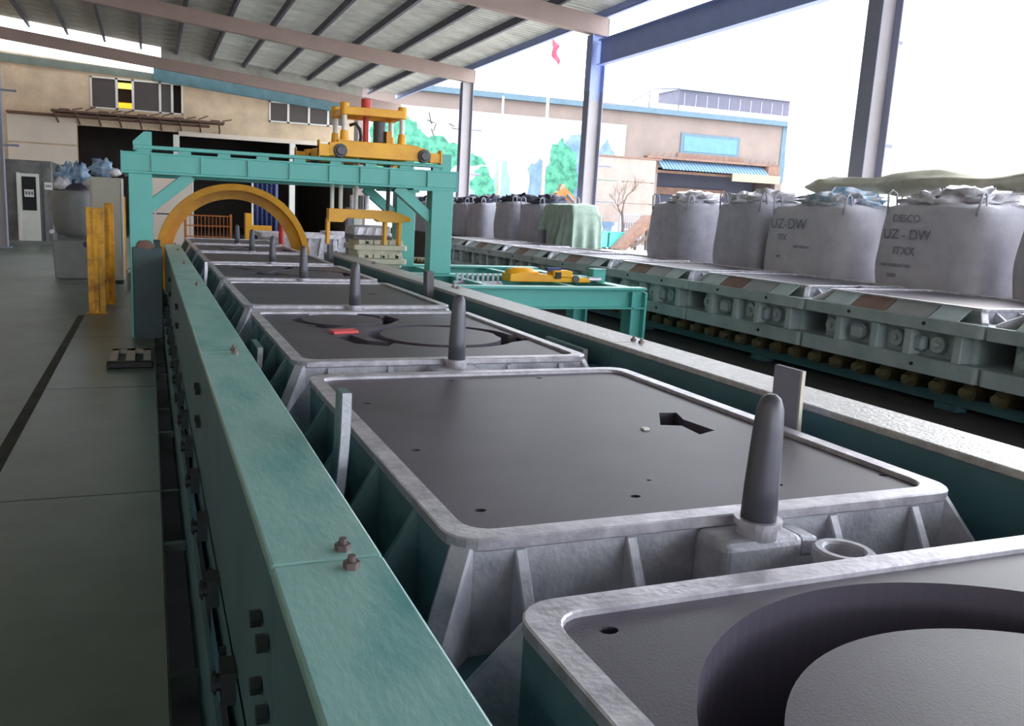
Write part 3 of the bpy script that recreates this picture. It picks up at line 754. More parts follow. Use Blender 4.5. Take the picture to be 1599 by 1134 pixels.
# ================================================================== SECOND LINE with pale teal flasks
sand_flat = s4
proto2 = flask_parts(M_flask2, M_silver, M_rim, M_flask2, M_flask2, True, z1=.695, zf=.555, th=.13)
flat_prism(rrect(-FW/2+.06, FW/2-.06, -FL_/2+.06, FL_/2-.06, .068), .40, .672).build('sand', M_sand, proto2)
for o in [c for c in bpy.data.objects if c.parent == proto2 and c.name.split('.')[0] in ('guide_pin', 'side_rib')]: bpy.data.objects.remove(o)
for k, (a, c, m) in enumerate(((-.86, -.52, M_flask2), (-.52, .0, M_grey), (.0, .46, M_rust), (.46, .86, M_flask2))):
    for sx in (-1, 1):
        h_ = FW/2
        MB().prism([(sx*(h_+.165), a+.006, .545), (sx*(h_+.165), c-.006, .545), (sx*(h_-.01), c-.006, .675), (sx*(h_-.01), a+.006, .675)], (0, 0, .012)).build('sloped_panel', m, proto2, .004)
lab2 = ['closed pale teal flask of the second line at the far right edge', 'closed pale teal flask of the second line below the bag stamped at the right edge',
        'closed pale teal flask of the second line right of the guide plate', 'closed pale teal flask of the second line under the large stamped bag',
        'closed pale teal flask of the second line beyond the end of the transfer table', 'closed pale teal flask of the second line behind the yellow pusher',
        'closed pale teal flask of the second line in front of the green tarp', 'closed pale teal flask of the second line right of the gantry leg',
        'closed pale teal flask of the second line half hidden by the gantry leg']
for i in range(9):
    t = copy_tree(proto2) if i else proto2
    t.location = (7.1+.175+FW/2, .98+PITCH*i+FL_/2, ZB+.045)
    tag(t, lab2[i], 'moulding flask', 'closed flasks on the second line')
t2 = empty('roller_track', (8.08, 0, 0), 'low roller track with yellow rollers under the second line', 'track')
for sx in (-1, 1):
    box('track_beam', M_tealdark, t2, sx*.55-.05, sx*.55+.05, 0, 24, .06, .17)
    for k in range(9): box('track_foot', M_tealdark, t2, sx*.55-.08, sx*.55+.08, .2+k*2.8, .45+k*2.8, 0, .06)
r0 = None
M_roller = mat('yellow_roller', (112, 104, 74), .7, 0, .4, 8)
for k in range(72):
    y = .3+k*.33
    if r0 is None: r0 = MB().cyl((-.78, 0, 0), (.78, 0, 0), .085, n=12).cyl((-.86, 0, 0), (-.78, 0, 0), .05, n=10).build('roller', M_roller, t2, loc=(0, y, .26))
    else: share(r0, t2, (0, y, .26))
# remove prototype of the main line
def kill(o):
    for c in [x for x in bpy.data.objects if x.parent == o]: kill(c)
    bpy.data.objects.remove(o)
kill(proto)

# ================================================================== GANTRY
gy0, gy1 = 11.0, 12.75
g = empty('gantry_frame', (0, gy0, 0), 'teal steel gantry crossing over the mould line', 'gantry')
for fy in (0, gy1-gy0):
    b = MB().box(-.30, 3.98, fy, fy+.02, 2.05, 2.25).box(-.30, 3.98, fy-.0, fy+.24, 2.25, 2.275).box(-.30, 3.98, fy, fy+.24, 2.02, 2.05).box(-.30, 3.98, fy+.22, fy+.24, 2.05, 2.25)
    bo = b.build('cross_beam', M_teal, g, .004)
    MB().box(-.305, -.285, fy-.005, fy+.245, 2.015, 2.28).build('end_plate', M_teal, bo); MB().box(3.965, 3.985, fy-.005, fy+.245, 2.015, 2.28).build('end_plate', M_teal, bo)
    for x in (.05, .62, 1.18, 1.70, 2.21, 2.62, 3.02, 3.55): box('stiffener', M_teal, bo, x-.012, x+.012, fy-.03, fy, 2.05, 2.25)
    rl = box('trolley_rail', M_teal, g, -.16, 3.8, fy+.05, fy+.19, 2.315, 2.36, .005)
    for k in range(9): box('rail_clip', M_teal, rl, -.12+k*.47, .03+k*.47, fy+.07, fy+.17, 2.275, 2.315)
    l = MB().box(-.225, .045, fy+.0, fy+.24, 0, 2.02).build('leg', M_teal, g, .008)
    l2 = MB().box(3.62, 3.93, fy+.0, fy+.24, .87, 2.02).build('leg', M_teal, g, .008)
    box('top_plate', M_teal, l2, 3.35, 3.98, fy-.01, fy+.25, 2.0, 2.02)
    MB().bar((.02, fy+.12, 1.63), (.50, fy+.12, 2.03), .14, .10, (0, 1, 0)).build('brace', M_teal, g, .004)
    MB().bar((3.64, fy+.12, 1.63), (3.14, fy+.12, 2.03), .14, .12, (0, 1, 0)).build('brace', M_teal, g, .004)
    MB().box(-.2, .145, fy-.02, fy+.26, 0, 1.14).build('leg_base', M_legbase, g, .01)
    MB().prism([(-.165, fy+.06, 2.30), (-.165, fy+.06, 2.40), (-.04, fy+.06, 2.52), (.05, fy+.06, 2.52), (.05, fy+.06, 2.30)], (0, .12, 0)).build('end_stop', M_teal, g)
    box('end_stop', M_teal, g, 3.76, 3.9, fy+.06, fy+.18, 2.27, 2.5)
for x in (-.2, 3.7):
    MB().box(x, x+.18, .24, gy1-gy0, 2.06, 2.22).build('tie_beam', M_teal, g)
rg = empty('cleaning_rag', (-.02, 10.985, 1.14), 'crumpled red and grey rag on the dark base of the gantry leg', 'rag')
rg.location.y = 10.99
lumpy('cloth', M_rust, rg, (-.03, -.002+.0, .02), (.11, .012, .06), .4, seed=4)
# ---- lifting trolley
tc = (2.88, 11.95)
tr = empty('lifting_trolley', (tc[0], tc[1], 2.36), 'yellow lifting trolley with red cylinder riding on the gantry', 'trolley')
hy = .70
for s_ in (-1, 1):
    y = s_*(hy+.22)-.0
    MB().prism([(-.68, y-.04, .02), (.68, y-.04, .02), (.68, y-.04, .17), (.46, y-.04, .225), (-.42, y-.04, .225), (-.68, y-.04, .19)], (0, .08, 0)).build('side_beam', M_yellow, tr, .006)
    MB().box(-.82, -.68, y-.05, y+.05, .01, .16).build('buffer', M_yellow, tr, .006); MB().box(.68, .84, y-.05, y+.05, .01, .14).build('buffer', M_yellow, tr, .006)
    MB().box(-.82, -.805, y-.07, y+.07, -.0, .21).build('buffer_plate', M_yellow, tr); MB().box(.83, .85, y-.07, y+.07, -.0, .18).build('buffer_plate', M_yellow, tr)
    for x in (-.54, .60):
        MB().cyl((x, y-.08, .09), (x, y+.05, .09), .088, n=20).cyl((x, y-.12, .09), (x, y-.075, .09), .06, n=16).build('wheel', M_motor, tr, .008)
for x in (-.6, .5): box('cross_member', M_yellow, tr, x, x+.12, -hy-.2, hy+.2, .06, .2, .005)
box('deck', M_yellow, tr, -.5, .5, -hy-.2, hy+.2, .17, .2)
for x in (-.42, .38):
    for y in (-.62, -.05):
        MB().cyl((x, y, .2), (x, y, .38), .062, .05, n=12).box(x-.09, x+.09, y-.07, y+.07, .2, .25).build('rod_socket', M_yellow, tr)
        MB().cyl((x, y, .36), (x, y, .62), .036, n=12).build('guide_rod', M_rod, tr)
        MB().cyl((x, y, .58), (x, y, .74), .062, n=12).build('rod_cap', M_yellow, tr, .01)
MB().box(-.42, .38, -.68, -.56, .585, .69).box(-.42, .38, -.11, .01, .585, .69).box(-.45, -.36, -.6, -.05, .585, .68).box(.33, .42, -.6, -.05, .585, .68).build('top_frame', M_yellow, tr, .006)
MB().box(-.16, .04, -.6, -.05, .60, .67).build('cylinder_seat', M_yellow, tr)
MB().cyl((-.06, -.35, .2), (-.06, -.35, .66), .04, n=14).cyl((-.06, -.35, .66), (-.06, -.35, .84), .072, n=16).build('red_cylinder', M_red, tr, .006)
MB().cyl((.12, -.4, .26), (.12, -.4, .55), .085, n=16).cyl((.12, -.4, .2), (.12, -.4, .26), .10, n=16).build('motor', M_motor, tr, .008)
MB().tube([(-.32, -.5, .46), (-.24, -.5, .49), (-.18, -.5, .42), (-.16, -.5, .32), (-.18, -.5, .2)], .022, 8).build('hose', M_black, tr, smooth=True)
MB().box(.2, .27, -.5, -.4, .2, .42).build('bracket', M_yellow, tr)
# hanging gripper
for x, y in ((-.50, -.3), (-.38, -.3), (-.16, -.3), (.30, -.3)): MB().cyl((x, y, -.66), (x, y, .2), .03, n=10).build('lift_rod', M_rod if x < .2 else M_motor, tr)
MB().prism([(-.56, -.38, -.655), (.36, -.38, -.655), (.62, -.38, -.74), (.62, -.38, -.80), (.40, -.38, -.82), (.16, -.38, -.82), (.10, -.38, -.78), (-.30, -.38, -.78), (-.36, -.38, -.84), (-.56, -.38, -.84)], (0, .16, 0)).build('gripper_beam', M_yellow, tr, .006)
for x in (-.58, .24, .45):
    MB().prism([(x, -.36, -.8), (x+.05, -.36, -.8), (x+.04, -.36, -1.14), (x, -.36, -1.14)], (0, .12, 0)).build('gripper_arm', M_yellow, tr, .004)
for k, (x, s_) in enumerate(((-.2, .05), (-.1, .06), (.0, .05))):
    MB().cyl((x, -.25, -.65), (x, -.25, -.46), s_*.8, n=10).build('valve', M_rim if k % 2 == 0 else M_motor, tr)
# ---- small flasks waiting below
def small_flask(x0, x1, y0, y1, z0, h, m, lab, ends=True):
    t = empty('small_flask', ((x0+x1)/2, (y0+y1)/2, z0), lab, 'flask', 'small flasks under the gantry')
    a, d = (x1-x0)/2, (y1-y0)/2
    MB().ring(rrect(-a, a, -d, d, .04, 2), rrect(-a+.1, a-.1, -d+.1, d-.1, .03, 2), h*.25, h*.62).build('mid_band', m, t, .006)
    MB().ring(rrect(-a+.06, a-.06, -d+.05, d-.05, .04, 2), rrect(-a+.12, a-.12, -d+.12, d-.12, .03, 2), 0, h).build('wall', m, t)
    for k in range(6):
        x = -a+.12+k*(2*a-.24)/5
        box('rib', m, t, x-.05, x+.05, -d+.0, -d+.06, h*.66, h*.98, .008)
    for x in (-a*.5, a*.1, a*.62): MB().cyl((x, -d-.008, h*.8), (x, -d+.02, h*.8), .02, n=8).build('bolt_hole', M_darkbolt, t)
    return t
ty0, ty1 = 11.95, 12.68
small_flask(2.77, 3.58, ty0, ty1, .874, .2, M_cream, 'lower cream flask of the stack under the gripper')
small_flask(2.77, 3.58, ty0, ty1, 1.074, .2, M_cream, 'upper cream flask of the stack under the gripper')
sf = empty('pattern_plate', (3.0, 12.3, 1.274), 'dark silver pattern block gripped above the cream flasks', 'pattern')
box('plate', M_motor, sf, -.23, .36, -.3, .3, 0, .05, .01); box('block', M_silver, sf, -.22, .34, -.28, .28, .05, .2, .02)
for k in range(4): MB().prism([(-.18+k*.13, -.30, .07), (-.10+k*.13, -.30, .07), (-.07+k*.13, -.30, .17), (-.15+k*.13, -.30, .17)], (0, .03, 0)).build('rib', M_rim, sf)
# ---- transfer table between the lines
tb = empty('transfer_table', (4.7, 9.4, 0), 'teal transfer table between the mould line and the second line', 'table')
def ib(x0, x1, y0, zt, d=.28, nm='cross_beam', wdt=.2):
    b = MB().box(x0, x1, y0, y0+wdt, zt-.03, zt).box(x0, x1, y0+wdt*.4, y0+wdt*.4+.02, zt-d+.02, zt-.03).box(x0, x1, y0, y0+wdt, zt-d, zt-d+.02)
    return b.build(nm, M_teal, tb, .003)
ib(-1.85, 1.42, 0, .86); ib(-1.85, 1.42, 1.58, .87, wdt=.28); ib(-1.85, 1.42, 3.33, .87, wdt=.28)
for x in (-1.85, 1.22): 
    MB().box(x, x+.2, .2, 3.6, .62, .84).build('side_beam', M_teal, tb)
for y in (0, 1.58, 3.33):
    for x in (-1.85, 1.2):
        MB().box(x, x+.03, y, y+.24, 0, .8).box(x+.03, x+.2, y+.09, y+.12, 0, .8).box(x+.2, x+.23, y, y+.24, 0, .8).build('table_leg', M_teal, tb)
for x in (-.75, .45): box('inner_beam', M_teal, tb, x, x+.1, .2, 3.3, .70, .845)
for k in range(9): MB().cyl((-.85+k*.075, 1.1, .80), (-.85+k*.075, 1.1, .93), .02, n=8).build('comb_pin', M_rim, tb)
box('comb_bar', M_rim, tb, -.9, -.2, 1.06, 1.14, .78, .82)
for x in (-.9, -.25): box('comb_leg', M_teal, tb, x, x+.06, 1.07, 1.13, .70, .78)
pu = empty('yellow_pusher', (5.2, 10.35, .845), 'low yellow pusher machine lying on the transfer table', 'machine')
MB().prism([(-.68, -.1, .0), (.55, -.1, .0), (.50, -.1, .06), (-.1, -.1, .10), (-.55, -.1, .13), (-.68, -.1, .10)], (0, .3, 0)).build('base', M_yellow, pu, .008)
lumpy('motor_cover', M_yellow, pu, (-.45, .05, .12), (.24, .14, .07), .15, seed=1)
box('block', M_yellow, pu, -.05, .25, -.12, .1, .06, .16, .02); box('dark_clip', M_black, pu, -.02, .06, -.14, -.1, .05, .14)
MB().cyl((.3, -.13, .05), (.3, -.08, .05), .05, n=12).build('wheel', M_motor, pu); MB().bar((-.1, 0, .17), (.1, 0, .17), .1, .05).build('valve', M_navy, pu)
MB().cyl((.55, 0, .04), (.75, 0, .04), .035, n=10).build('rod', M_rim, pu)
tbx = empty('teal_box', (6.0, 10.45, .845), 'small teal terminal box right of the yellow pusher', 'box')
tbx.location = (5.97, 10.5, .84)
box('box_body', M_teal, tbx, -.1, .1, -.08, .08, .0, .17, .006); box('box_lid', M_teal, tbx, -.105, .105, -.085, .085, .17, .185)

# ---- yellow turnover ring
rx, rz_, ry = 1.445, .697, 15.6
rgx = empty('turnover_ring', (rx, ry, -.9), 'large yellow ring arching over the mould line', 'ring')
def annulus(ro, ri, y0, y1, n=72):
    b = MB(); o = circle(0, 0, ro, n); i_ = circle(0, 0, ri, n); b.ring(o, i_, 0, 1)
    b.v = [(x, y0+(y1-y0)*z, y+rz_+.9) for x, y, z in b.v]; return b
annulus(1.347, 1.235, 0, .03).build('front_flange', M_yellow, rgx)
annulus(1.295, 1.275, .03, .38).build('drum', M_yellow, rgx)
annulus(1.347, 1.076, .38, .42).build('back_flange', M_yellow, rgx)
tb2 = None
for k in range(36):
    a = 2*PI*k/36
    tt = MB().box(-.02, .02, -.006, .03, -.012, .012)
    if tb2 is None: tb2 = tt.build('rim_bolt', M_yellow, rgx, loc=(1.30*math.cos(a), 0, 1.30*math.sin(a)+rz_+.9))
    else: share(tb2, rgx, (1.30*math.cos(a), 0, 1.30*math.sin(a)+rz_+.9))
for sx in (-1, 1): box('cradle', M_tealdark, rgx, sx*1.0-.15, sx*1.0+.15, .05, .36, 0, .85)
del tb2

# ================================================================== LEFT SIDE OF THE HALL
def guard(x, y, h, lab, wd=.23):
    t = empty('guard_post', (x, y, 0.0), lab, 'guard post', 'yellow guard posts')
    b = MB().box(-wd/2, -wd*.1, -.02, .02, .0, h).box(-wd*.1, wd*.1, -.07, -.03, .0, h-.02).box(wd*.1, wd/2, -.02, .02, .0, h)
    b.box(-wd*.14, -wd*.06, -.07, .02, 0, h).box(wd*.06, wd*.14, -.07, .02, 0, h)
    b.build('post', M_yelpost, t, .004); box('foot', M_yelpost, t, -wd/2-.03, wd/2+.03, -.1, .1, 0, .015)
    return t
guard(-.74, 13.4, 1.56, 'front yellow guard post standing at the edge of the floor plates')
guard(-.60, 14.6, 1.62, 'second yellow guard post just behind the front one', .14)
guard(-.55, 20.0, 1.72, 'thin yellow guard post beside the teal gantry leg', .14)
gr = empty('floor_bracket', (-.21, 9.5, .014), 'small dark slotted bracket lying on the floor plates', 'bracket')
b = MB().box(-.2, -.125, -.42, .42, 0, .05).box(-.045, .045, -.42, .42, 0, .05).box(.125, .2, -.42, .42, 0, .05).box(-.2, .2, .30, .42, .0, .05)
b.build('slotted_plate', M_cab, gr); box('front_lip', M_black, gr, -.22, .22, -.5, -.42, 0, .07, .01); box('back_plate', M_black, gr, -.125, .125, -.42, .30, 0, .012)
hp = empty('sand_hopper', (-1.42, 19.3, 0), 'grey round sand hopper on a tapered base left of the cabinet', 'hopper')
b = MB(); prof = [(.34, .86), (.40, .96), (.44, 1.15), (.46, 1.55), (.45, 1.75), (.42, 1.80)]
n = 28; vs = []; fs = []
for r, z in prof:
    for j in range(n):
        a = 2*PI*j/n; vs.append((r*math.cos(a), r*math.sin(a), z))
for r, z in ((.39, 1.80), (.40, 1.5), (.3, 1.0)):
    for j in range(n):
        a = 2*PI*j/n; vs.append((r*math.cos(a), r*math.sin(a), z))
k = len(vs)//n
for i in range(k-1):
    for j in range(n): fs.append((i*n+j, i*n+(j+1) % n, (i+1)*n+(j+1) % n, (i+1)*n+j))
fs += [tuple(range(n)), tuple((k-1)*n+j for j in range(n))]
MB().add(vs, fs).build('bin', M_grey, hp, smooth=True)
MB().prism([(-.40, -.36, 0), (.36, -.36, 0), (.44, -.36, .80), (-.44, -.36, .80)], (0, .72, 0)).build('base', M_grey, hp, .02)
box('neck', M_motor, hp, -.34, .34, -.3, .3, .80, .90); MB().cyl((.2, -.4, .72), (.2, -.33, .72), .06, n=10).build('valve', M_navy, hp)
lumpy('sand_heap', M_sand, hp, (.05, 0, 1.80), (.34, .34, .16), .2, seed=6)
lumpy('liner_edge', M_neck, hp, (-.22, -.1, 1.9), (.16, .16, .14), .5, seed=8); lumpy('liner_edge', M_neck, hp, (.3, -.12, 1.95), (.14, .14, .12), .5, seed=9)
for k, (x, z) in enumerate(((-.16, 2.12), (.1, 2.14))): 
    lumpy('blue_film', M_bluedrum, hp, (x, .05, z-.05), (.17, .16, .22), 1.0, n=20, k=12, seed=11+k, sc=5)
ct = empty('electric_cabinet', (-.77, 18.2, 0), 'tall beige cabinet beside the teal gantry leg', 'cabinet')
box('body', M_cab, ct, -.30, .30, -.25, .25, .08, 2.08, .012); box('plinth', M_black, ct, -.27, .27, -.22, .22, 0, .08); box('door', M_cab, ct, -.26, .26, -.265, -.25, .14, 2.0, .006)
box('side_trim', M_white, ct, .27, .305, -.27, -.24, .1, 2.06); MB().cyl((-.22, -.28, 1.0), (-.22, -.26, 1.0), .02, n=8).build('lock', M_black, ct)
bs = empty('blue_sack', (-.78, 18.25, 2.13), 'small blue and white plastic sack on top of the beige cabinet', 'sack')
lumpy('sack_body', M_bluedrum, bs, (-.05, 0, .12), (.18, .15, .16), .9, n=20, k=12, seed=15, sc=5); lumpy('sack_fold', M_neck, bs, (.16, -.05, .06), (.13, .12, .075), .5, seed=16)
bk = empty('grey_bucket', (-.30, 17.2, 0), 'small grey bucket at the foot of the gantry leg', 'bucket')
MB().ring(circle(0, 0, .12, 20), circle(0, 0, .105, 20), 0.01, .3).add([(p[0], p[1], .01) for p in circle(0, 0, .118, 20)], [tuple(range(20))]).build('bucket_body', M_grey, bk)
MB().tube([(.12*math.cos(a), 0, .3+.1*math.sin(a)) for a in [PI*i/8 for i in range(9)]], .006, 6).build('handle', M_black, bk)
# furnace housing
fh = empty('furnace_housing', (-4.75, 31.4, 0), 'large grey furnace housing at the far left with a white control door', 'machine')
box('body', M_housing, fh, -2.2, 1.75, 0, 3.0, 0, 2.75, .02)
for x in (-1.3, 0.2, 1.45): box('panel_seam', M_motor, fh, x-.02, x+.02, -.012, 0, .1, 2.7)
cd = box('control_door', M_white, fh, .72, 1.36, -.06, 0, .04, 2.32, .01)
box('door_edge', M_label, cd, .70, .80, -.09, -.06, .04, 2.34); box('screen', M_screen, cd, .85, 1.27, -.08, -.06, 1.12, 2.22)
box('screen_label', M_label, cd, .92, 1.20, -.09, -.08, 1.56, 1.80)
for k in range(3): box('label_mark', M_ink, cd, .95+k*.085, 1.01+k*.085, -.094, -.09, 1.63, 1.74)
sg = box('sign_plate', M_label, fh, 1.62-.1, 1.9-.15, -.05, -.01, 1.82, 2.06); 
for k in range(3): box('sign_mark', M_ink, sg, 1.56+k*.06, 1.60+k*.06, -.054, -.05, 1.9, 1.98)
box('corner_post', M_grey, fh, 1.5, 1.6, -.06, 0, 0, 1.8); MB().cyl((1.68, -.1, .45), (1.68, 0, .45), .07, n=12).build('knob', M_rim, fh)
box('skirting', M_grey, fh, -2.2, 1.75, -.12, 0, 0, .12)

# ---- things seen beyond the ring
pn = empty('partition_screen', (.55, 28.5, 0), 'beige partition screen behind the left gantry brace', 'screen')
for k in range(2): box('screen_panel', M_panel, pn, -.55, .75, -.03, .03, .1+k*1.15, 1.21+k*1.15, .006)
for x in (-.58, .75): box('screen_post', M_white, pn, x, x+.05, -.04, .04, 0, 2.45)
fe = empty('mesh_fence', (1.55, 24.5, 0), 'orange mesh safety fence seen through the ring', 'fence')
for k in range(13): box('bar', M_orange, fe, -.60+k*.1, -.585+k*.1, -.01, .01, .1, 1.32)
for z in (.12, .42, .72, 1.02, 1.3): box('rail', M_orange, fe, -.62, .63, -.012, .012, z-.015, z+.015)
for x in (-.62, .6): box('post', M_orange, fe, x-.03, x+.03, -.03, .03, 0, 1.36)
yl = empty('yellow_stand', (2.55, 22.0, 0), 'yellow L-shaped stand seen through the ring', 'stand')
box('upright', M_yellow, yl, -.28, -.10, -.1, .1, 0, 1.45, .01); box('foot_beam', M_yellow, yl, -.10, .38, -.1, .1, .98, 1.15, .01); box('base', M_yellow, yl, -.3, .4, -.2, .2, 0, .06)
rp_ = empty('red_post', (2.60, 17.95, 0), 'dark red post beyond the right side of the ring', 'post')
MB().cyl((0, 0, 0), (0, 0, 1.75), .055, n=12).build('post', M_red, rp_); box('foot', M_red, rp_, -.12, .12, -.12, .12, 0, .02)
gp = empty('control_post', (3.50, 15.2, 0), 'grey control post standing behind the cream flasks', 'post')
box('column', M_grey, gp, -.11, .11, -.1, .1, 0, 1.15, .01); box('head', M_white, gp, -.02, .13, -.12, .1, 1.15, 1.72, .01); box('side_box', M_columndark, gp, -.13, -.02, -.1, .1, 1.15, 1.72, .01)
for k, (x, y, z, lab) in enumerate(((3.1, 19.0, 0, 'lower silver flask stored beyond the ring, nearer the red post'), (3.1, 19.0, .55, 'upper silver flask stored beyond the ring, nearer the red post'),
                                    (4.9, 20.5, 0, 'lower silver flask stored behind the grey control post'), (4.9, 20.5, .55, 'upper silver flask stored behind the grey control post'))):
    t = empty('stored_flask', (x, y, z), lab, 'flask', 'silver flasks stored at the back')
    MB().ring(rrect(-.8, .8, -.6, .6, .06, 3), rrect(-.7, .7, -.5, .5, .05, 3), .0, .5).build('wall', M_silver, t)
    MB().ring(rrect(-.88, .88, -.68, .68, .06, 3), rrect(-.7, .7, -.5, .5, .05, 3), .46, .55).build('flange', M_rim, t); MB().ring(rrect(-.88, .88, -.68, .68, .06, 3), rrect(-.7, .7, -.5, .5, .05, 3), .0, .08).build('flange', M_silver, t)
    for q in range(6): MB().prism([(-.72+q*.27, -.6, .08), (-.66+q*.27, -.6, .08), (-.6+q*.27, -.6, .46), (-.66+q*.27, -.6, .46)], (0, -.07, 0)).build('rib', M_rim, t)
for k, (x0, x1, z1, m, lab) in enumerate(((.3, 1.3, 3.1, M_navy, 'navy blue machine cover in the dark opening left of the ring'), (4.4, 5.5, 3.3, M_navy, 'navy blue sheet hanging in the dark opening above the ring'))):
    t = empty('machine_cover', ((x0+x1)/2, 39.0, 0), lab, 'cover')
    h = (x1-x0)/2; vs = []; fs = []; nn = 24
    for i in range(2):
        for j in range(nn+1): vs.append((-h+2*h*j/nn, .08*math.sin(j*1.4), [0, z1][i]))
    for j in range(nn): fs.append((j, j+1, nn+2+j, nn+1+j))
    o = MB().add(vs, fs).build('sheet', m, t, smooth=True); o.modifiers.new('t', 'SOLIDIFY').thickness = .02
    box('frame', M_white, t, -h-.08, -h, -.06, .06, 0, z1); box('frame', M_white, t, -h-.08, h, -.05, .05, z1, z1+.1)

# ================================================================== BAGS
tag(MB().box(9.08, 10.62, 2.2, 34, 0, .95).build('platform', M_dirt), kind='structure')
def bag(x0, x1, y0, y1, z0, h, lab, m=M_bag, seed=0, neck=M_neck, group='big bulk bags by the near columns', lines=None):
    cx, cy = (x0+x1)/2, (y0+y1)/2; a, d = (x1-x0)/2, (y1-y0)/2
    t = empty('bulk_bag', (cx, cy, z0), lab, 'bulk bag', group)
    n, k = 48, 18; vs = []; fs = []
    for i in range(k+1):
        u = i/k
        if u <= .82:
            v = u/.82; z = h*.92*v; s = .955 + .045*math.sin(PI*min(1, v*1.05)**.8); e = 7.5 - 1.5*v
        else:
            v = (u-.82)/.18; z = h*(.92+.08*math.sin(v*PI/2)); s = .97*max(0, 1-v)**.55 + .10*v; e = 6.0-3*v
            s = max(s, .12)
        for j in range(n):
            th = 2*PI*j/n; c_, s_ = math.cos(th), math.sin(th)
            r = (abs(c_)**e + abs(s_)**e)**(-1/e)
            q = noise.noise(Vector((c_*2.2+seed*3.1, s_*2.2, z*2.6)))*.03 + noise.noise(Vector((c_*6+seed, s_*6, z*2.0)))*.012
            vs.append((c_*r*a*(s+q), s_*r*d*(s+q), z + (.03*noise.noise(Vector((c_*3, s_*3, seed))) if i > 2 else 0)))
    for i in range(k):
        for j in range(n): fs.append((i*n+j, i*n+(j+1) % n, (i+1)*n+(j+1) % n, (i+1)*n+j))
    fs += [tuple(range(n))[::-1], tuple(k*n+j for j in range(n))]
    MB().add(vs, fs).build('bag_body', m, t, smooth=True)
    # crumpled neck, lifting loops
    lumpy('bag_neck', neck, t, (-.05*a, -.1*d, h+.02), (a*.68, d*.66, .16), .65, n=28, k=14, sc=3.6, seed=seed)
    lumpy('neck_fold', neck, t, (-a*.55, d*.25*(-1)**seed, h-.01), (a*.34, d*.42, .12), .8, n=20, k=11, sc=3.6, seed=seed+20)
    for sx, sy in ((-1, -1), (-1, 1), (1, -1), (1, 1)):
        bx_, by_ = sx*a*.80, sy*d*.80
        hh = .10 + .06*((seed*3+sx+sy*2) % 3)/2
        MB().tube([(bx_-.10*sx, by_, h*.88), (bx_-.06*sx, by_, h+hh*.7), (bx_, by_+.02*sy, h+hh), (bx_+.05*sx, by_+.03*sy, h+hh*.6), (bx_+.06*sx, by_, h*.84)], .014, 6).build('lifting_loop', m, t, smooth=True)
    if lines:
        for txt, size, dy, dz in lines:
            text_mesh(txt, size, M_ink, 'print', t, (-a-.018, d-dy, dz), (PI/2, 0, -PI/2))
    return t
BG = 'big bulk bags by the near columns'
bag(9.15, 10.45, 12.95, 14.35, .95, 1.18, 'plain grey bulk bag at the left end of the near bag row', M_bag2, 1, M_neck)
bag(9.15, 10.45, 11.0, 12.25, .95, 1.20, 'plain grey bulk bag second in the near bag row with white crumpled neck', M_bag2, 2, M_neck)
bag(9.12, 10.45, 9.15, 10.92, .95, 1.17, 'wide stamped bulk bag with blue and pink plastic on its top', M_bag, 3, M_neckb,
    lines=[('UZ-DW', .22, .24, .76), ('ITX', .13, .42, .59), ('NET WEIGHT', .055, .78, .48), ('1000', .05, .42, .32)])
bag(9.12, 10.45, 7.1, 8.72, .95, 1.20, 'stamped bulk bag at the right edge with teal stain near its top', M_bag, 4, M_neck,
    lines=[('DESCO', .13, .34, .92), ('UZ - DW', .18, .22, .70), ('ITXX', .15, .40, .50), ('NET WEIGHT KG', .06, .24, .34), ('1000', .08, .34, .2)])
bag(9.15, 10.45, 5.1, 6.8, .95, 1.18, 'plain grey bulk bag past the right edge bag', M_bag, 5, M_neck)
bag(9.15, 10.45, 3.1, 4.8, .95, 1.18, 'plain grey bulk bag nearest the camera in the bag row', M_bag, 6, M_neck)
# loop standing up on the edge bag
bt = empty('beige_tarp', (10.3, 9.0, 2.26), 'beige tarp bundled along the top of the near bags', 'tarp')
vs = []; fs = []; n, k = 18, 40
for i in range(k+1):
    u = i/k; y = -2.6 + u*4.9
    rr_ = (.13+.07*math.sin(u*7+1)**2)*min(1, 8*u+.2, 8*(1-u)+.2)
    for j in range(n):
        a = 2*PI*j/n; q = 1+.45*noise.noise(Vector((math.cos(a)*1.5, math.sin(a)*1.5, y*1.6)))
        vs.append((1.5*rr_*q*math.cos(a), y, .15+rr_*.85*q*math.sin(a)))
for i in range(k):
    for j in range(n): fs.append((i*n+j, i*n+(j+1) % n, (i+1)*n+(j+1) % n, (i+1)*n+j))
fs += [tuple(range(n)), tuple(k*n+j for j in range(n))]
MB().add(vs, fs).build('tarp_roll', M_beigetarp, bt, smooth=True)
FB = 'dusty bulk bags in the far row'
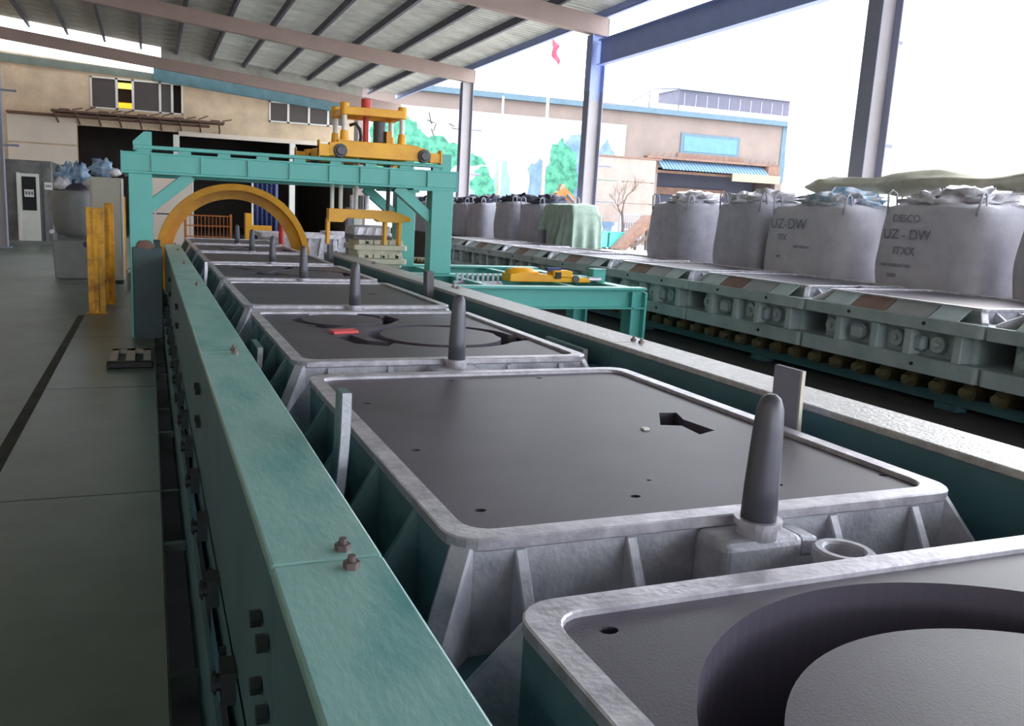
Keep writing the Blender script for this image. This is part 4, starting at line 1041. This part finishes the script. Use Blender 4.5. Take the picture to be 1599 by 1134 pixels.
for k, (y0, y1, h, lab) in enumerate(((31.2, 32.5, 1.1, 'dusty bulk bag at the far end of the far row, behind the gantry'), (28.6, 29.9, 1.14, 'dusty bulk bag behind the near gantry leg, at the slim column'), (26.3, 27.6, 1.1, 'dusty bulk bag just behind the right gantry leg'), (24.6, 25.9, 1.1, 'dusty bulk bag directly right of the gantry leg in the far row'), (23.2, 24.5, 1.12, 'dusty bulk bag second to the right of the gantry leg in the far row'),
                                      (20.9, 22.3, 1.16, 'dusty bulk bag in the middle of the far row with dark knotted neck'), (19.2, 20.6, 1.12, 'dusty bulk bag touching the green tarp'))):
    bag(9.15, 10.4, y0, y1, .95, h, lab, M_bag2, 7+k, M_darkneck, FB)
# green tarp draped over a stack
gb = empty('covered_stack', (9.62, 18.38, .95), 'stack of boxes draped with a green tarp in front of the blue column', 'stack')
box('crate', M_bag2, gb, -.5, .6, -1.05, 1.15, 0, 1.02, .03)
vs = []; fs = []; nu, nv = 60, 26
for j in range(nu+1):
    v = j/nu; y = -1.28+v*2.6
    for i in range(nv+1):
        u = i/nv                     # 0 bottom of the near side .. .45 top edge .. 1 far edge
        endf = min(1, (1.3-abs(y))/.22)
        topz = 1.06 + .04*noise.noise(Vector((y*2, u*4, 0))) - .30*(1-max(0, endf))**2
        if u < .55:
            d = (.55-u)/.55; fold = math.sin(y*10+1.5*math.sin(y*3))*.19 + .09*math.sin(y*23)
            low = .02 if y < .35 else .42
            z = topz - d*(topz-low); x = -.60 - d*.14 + fold*d
        else:
            d = (u-.55)/.45; x = -.56 + d*1.25; z = topz + .03*math.sin(d*PI) - (.25*max(0, d-.9)/.1)
        vs.append((x, y, z))
for j in range(nu):
    for i in range(nv): fs.append((j*(nv+1)+i, (j+1)*(nv+1)+i, (j+1)*(nv+1)+i+1, j*(nv+1)+i+1))
# front drape over the end towards the camera
o1 = len(vs); m_ = 16
for i in range(m_+1):
    for j in range(25):
        x = -.58+j*1.27/24; d = i/m_
        vs.append((x*(1+.08*d), -1.275-.04*d+.09*d*math.sin(x*13), .84-.80*d))
for i in range(m_):
    for j in range(24): fs.append((o1+i*25+j, o1+i*25+j+1, o1+(i+1)*25+j+1, o1+(i+1)*25+j))
o = MB().add(vs, fs).build('tarp', M_tarp, gb, smooth=True); o.modifiers.new('thick', 'SOLIDIFY').thickness = .012

gb.scale = (.60, .62, 1)
